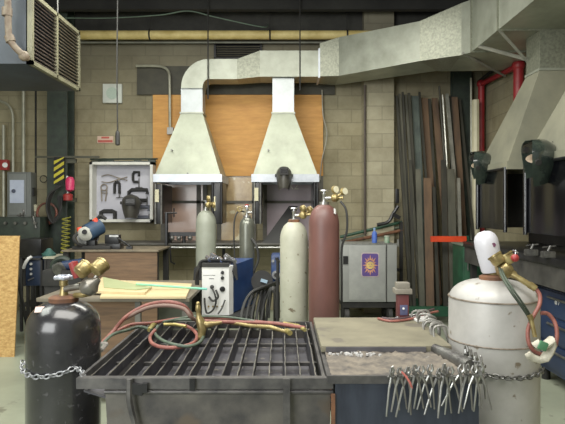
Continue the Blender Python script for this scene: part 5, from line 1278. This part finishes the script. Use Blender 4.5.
# maroon jack thing on the slab's rear
ZS = .897
def S_(px, py, dz=.0):
    z = ZS + dz; Y = (H - z) * F / (py - VY); return Vector(((px - VX) * Y / F, Y, z))
t = thing('bench_fixture', 'small maroon fixture with grey cap at rear of slab table', 'fixture', S_(403.5, 319))
x, y = t.location.x, t.location.y; k_ = y / F
def bx(px0, px1, py0, py1, d0, d1, nm, m, bev=.003): return MB(t.location).span((px2x(px0, y), y + d0, H - (py1 - VY) * k_), (px2x(px1, y), y + d1, H - (py0 - VY) * k_), bev=bev).build(nm, m, t)
bx(398, 409, 295, 320, 0, .06, 'body', mat('maroon', (98, 42, 42), (74, 32, 34)))
bx(395, 412, 289, 294, -.01, .07, 'clamp_plate', mat('grey plate', (140, 134, 120), (100, 96, 88)))
bx(397, 410, 283, 289, 0, .06, 'cap', mat('grey plate'))
bx(400, 407.5, 305, 315, -.004, 0.002, 'badge', mat('badge blue', (80, 84, 120)), .001)
MB(t.location).cyl(P(403.5, 308.5, y - .004), P(403.5, 308.5, y - .009), .006, n=12).build('badge_dot', M_white, t)
MB(t.location).cyl(P(398, 317, y - .02), P(393, 320, y - .03), .006, n=8).build('lever', M_chrome, t)
t = thing('gas_hose', 'red and dark hose pair lying on the rear of slab table', 'hose', S_(410, 322))
MB(t.location).tube([S_(378, 318.5, .008), S_(390, 321, .008), S_(405, 320, .008), S_(418, 317, .01), S_(430, 313, .02), S_(438, 311.5, .02)], .0065, 8, 8).build('red_hose', M_hosered, t)
MB(t.location).tube([S_(382, 318, .008), S_(395, 319, .008), S_(412, 316.5, .012), S_(424, 312, .02), S_(434, 309, .02)], .006, 8, 8).build('dark_hose', mat('purple black hose', (80, 60, 64)), t)
b = MB(S_(423, 318)); b.span(S_(416, 322, .0), S_(428, 316, .0) + Vector((0, 0, .012)), bev=.004)
tag(b.build('welding_magnet', M_white), 'small white block on slab table near the clamps', 'block')

# clamps hooked over the right rear edge
def edge_clamp(t, p, s, tilt):
    M_ = mat('clamp steel', (158, 156, 150), (96, 94, 90), rough=.4, metal=.5, scale=30)
    b = MB(); pts = [(-.035, 0, -.03), (-.035, 0, .012), (-.02, 0, .03), (.015, 0, .034), (.035, 0, .02), (.04, 0, -.02), (.036, 0, -.06)]
    b.tube(pts, .0055, 8, 4); b.build('clamp_frame', M_, t)
    b = MB(); b.cyl((.036, 0, -.06), (.036, 0, -.1), .004); b.cyl((.02, 0, -.1), (.052, 0, -.1), .004); b.cyl((-.035, 0, -.03), (-.02, 0, -.03), .009); b.build('screw', M_steel, t)
proto = thing('edge_clamp', 'bright steel clamp hooked over right rear edge of the slab table', 'clamp', (0, 0, 0), 'steel clamps hooked on the right edge of the slab table')
edge_clamp(proto, None, 1, 0)
for i in range(10):
    o = proto if i == 0 else copy_tree(proto)
    Yc = 2.96 - i * .044
    o.location = (.735 + R.uniform(-.01, .012), Yc, .905 + R.uniform(-.004, .012)); o.rotation_euler = (R.uniform(-.5, .3), R.uniform(-.3, .3), R.uniform(-.6, .6))

# locking pliers / tongs hanging in a row from the front right rail
t = thing('tong_rail', 'thin steel rail along front of slab table holding hanging pliers', 'rail', (.55, 2.02, .87))
b = MB(t.location); b.cyl((.385, 2.025, .872), (.745, 2.025, .872), .006); b.cyl((.745, 2.025, .872), (.755, 2.32, .878), .006)
for x in (.395, .56, .735): b.cyl((x, 2.025, .872), (x, 2.052, .86), .005)
b.build('rail', M_steel, t)
def make_tong():
    t = thing('locking_pliers', 'silver locking pliers hanging open from the front rail', 'pliers', (0, 0, 0), 'silver pliers hanging along the front rail')
    b = MB(); b.ring([((.004, 0, .05), .004), ((.010, 0, .032), .0055), ((.0, 0, .012), .0055), ((-.014, -.002, -.03), .0038), ((-.03, -.004, -.13), .003)], 8); b.build('handle', M_silver, t)
    b = MB(); b.ring([((-.006, -.006, .05), .004), ((-.012, -.008, .032), .0055), ((.002, -.009, .012), .0055), ((.016, -.006, -.03), .0038), ((.032, -.004, -.12), .003)], 8); b.build('handle', mat('pewter', (146, 144, 140), (96, 94, 92), rough=.35, metal=.7), t)
    b = MB(); b.cyl((0, -.02, .014), (0, .008, .014), .007, n=10); b.build('rivet', M_steel, t)
    return t
tp = make_tong()
xs = [.398, .425, .452, .482, .508, .534, .562, .588, .616, .644, .672, .698, .724]
where = ['leftmost', 'second from left', 'third from left', 'fourth from left', 'fifth from left', 'sixth from left', 'middle', 'sixth from right', 'fifth from right', 'fourth from right', 'third from right', 'second from right', 'rightmost']
for i, x in enumerate(xs):
    o = tp if i == 0 else copy_tree(tp)
    o.location = (x, 2.012 - .004 * (i % 2), .868 + R.uniform(-.006, .012)); o.rotation_euler = (R.uniform(-.08, .1), R.uniform(.02, .28) * (1 if i % 4 else -.3), R.uniform(-.5, .5))
    o.scale = (1, 1, R.uniform(.85, 1.1))
    o['label'] = 'silver locking pliers hanging from the front rail, %s in the row' % where[i]
for i in range(4):
    o = copy_tree(tp); o.location = (.748, 2.08 + i * .055, .885); o.rotation_euler = (R.uniform(-.1, .1), R.uniform(-.1, .15), 1.2 + R.uniform(-.4, .4))
    o['label'] = 'silver locking pliers on the rail round the table corner, %s from the front' % ['nearest', 'second', 'third', 'fourth'][i]
for o in (bpy.data.objects.get('pink_wire'),): pass
b = MB((.455, 2.0, .88)); b.tube([(.432, 2.0, .9), (.45, 1.995, .88), (.462, 1.995, .86), (.47, 2.0, .84)], .004, 6)
tag(b.build('red_strap', mat('salmon', (206, 110, 100))), 'short salmon red strap tangled among the hanging pliers', 'strap')

# ------------------------------------------------------------------ lights
def area(name, loc, size, power, col, rot=(0, 0, 0)):
    l = bpy.data.lights.new(name, 'AREA'); l.shape = 'RECTANGLE'; l.size, l.size_y = size; l.energy = power; l.color = col
    o = bpy.data.objects.new(name, l); COL.objects.link(o); o.location = loc; o.rotation_euler = rot; return o
area('ceiling_lamp_front', (-.2, 1.6, 3.9), (3.2, 2.0), 170, (1.0, .98, .9))
area('ceiling_lamp_rear', (-.9, 5.2, 4.0), (3.8, .7), 120, (1.0, .98, .88), (-.0, 0, 0))
area('ceiling_lamp_left', (-3.4, 3.2, 3.9), (1.5, 2.5), 90, (.95, 1.0, .9))
area('back_wall_fill', (-.5, 3.2, 3.2), (2.4, .6), 55, (1.0, .98, .9), (1.15, 0, 0))  # unseen fill added above the frame, tilted to brighten the back wall
area('front_fill', (-2.6, -1.0, 2.2), (2.6, 2.4), 150, (.98, 1.0, .98), (PI / 2 + .05, 0, -.35))  # big soft fill added behind the camera for flat frontal light
w = bpy.data.worlds.new('world'); scene.world = w; w.use_nodes = True
w.node_tree.nodes['Background'].inputs[0].default_value = (.75, .8, .72, 1); w.node_tree.nodes['Background'].inputs[1].default_value = .3

cam = bpy.data.cameras.new('camera'); co = bpy.data.objects.new('camera', cam); COL.objects.link(co)
co.location = (0, 0, H); co.rotation_euler = (PI / 2, 0, 0)
cam.sensor_width = 36; cam.lens = F / 565 * 36; cam.shift_y = (VY - 212) / 565; cam.shift_x = (282.5 - VX) / 565; cam.clip_start = .02
scene.camera = co
scene.view_settings.view_transform = 'Standard'; scene.view_settings.look = 'None'; scene.view_settings.exposure = 0.06; scene.view_settings.gamma = 1.15
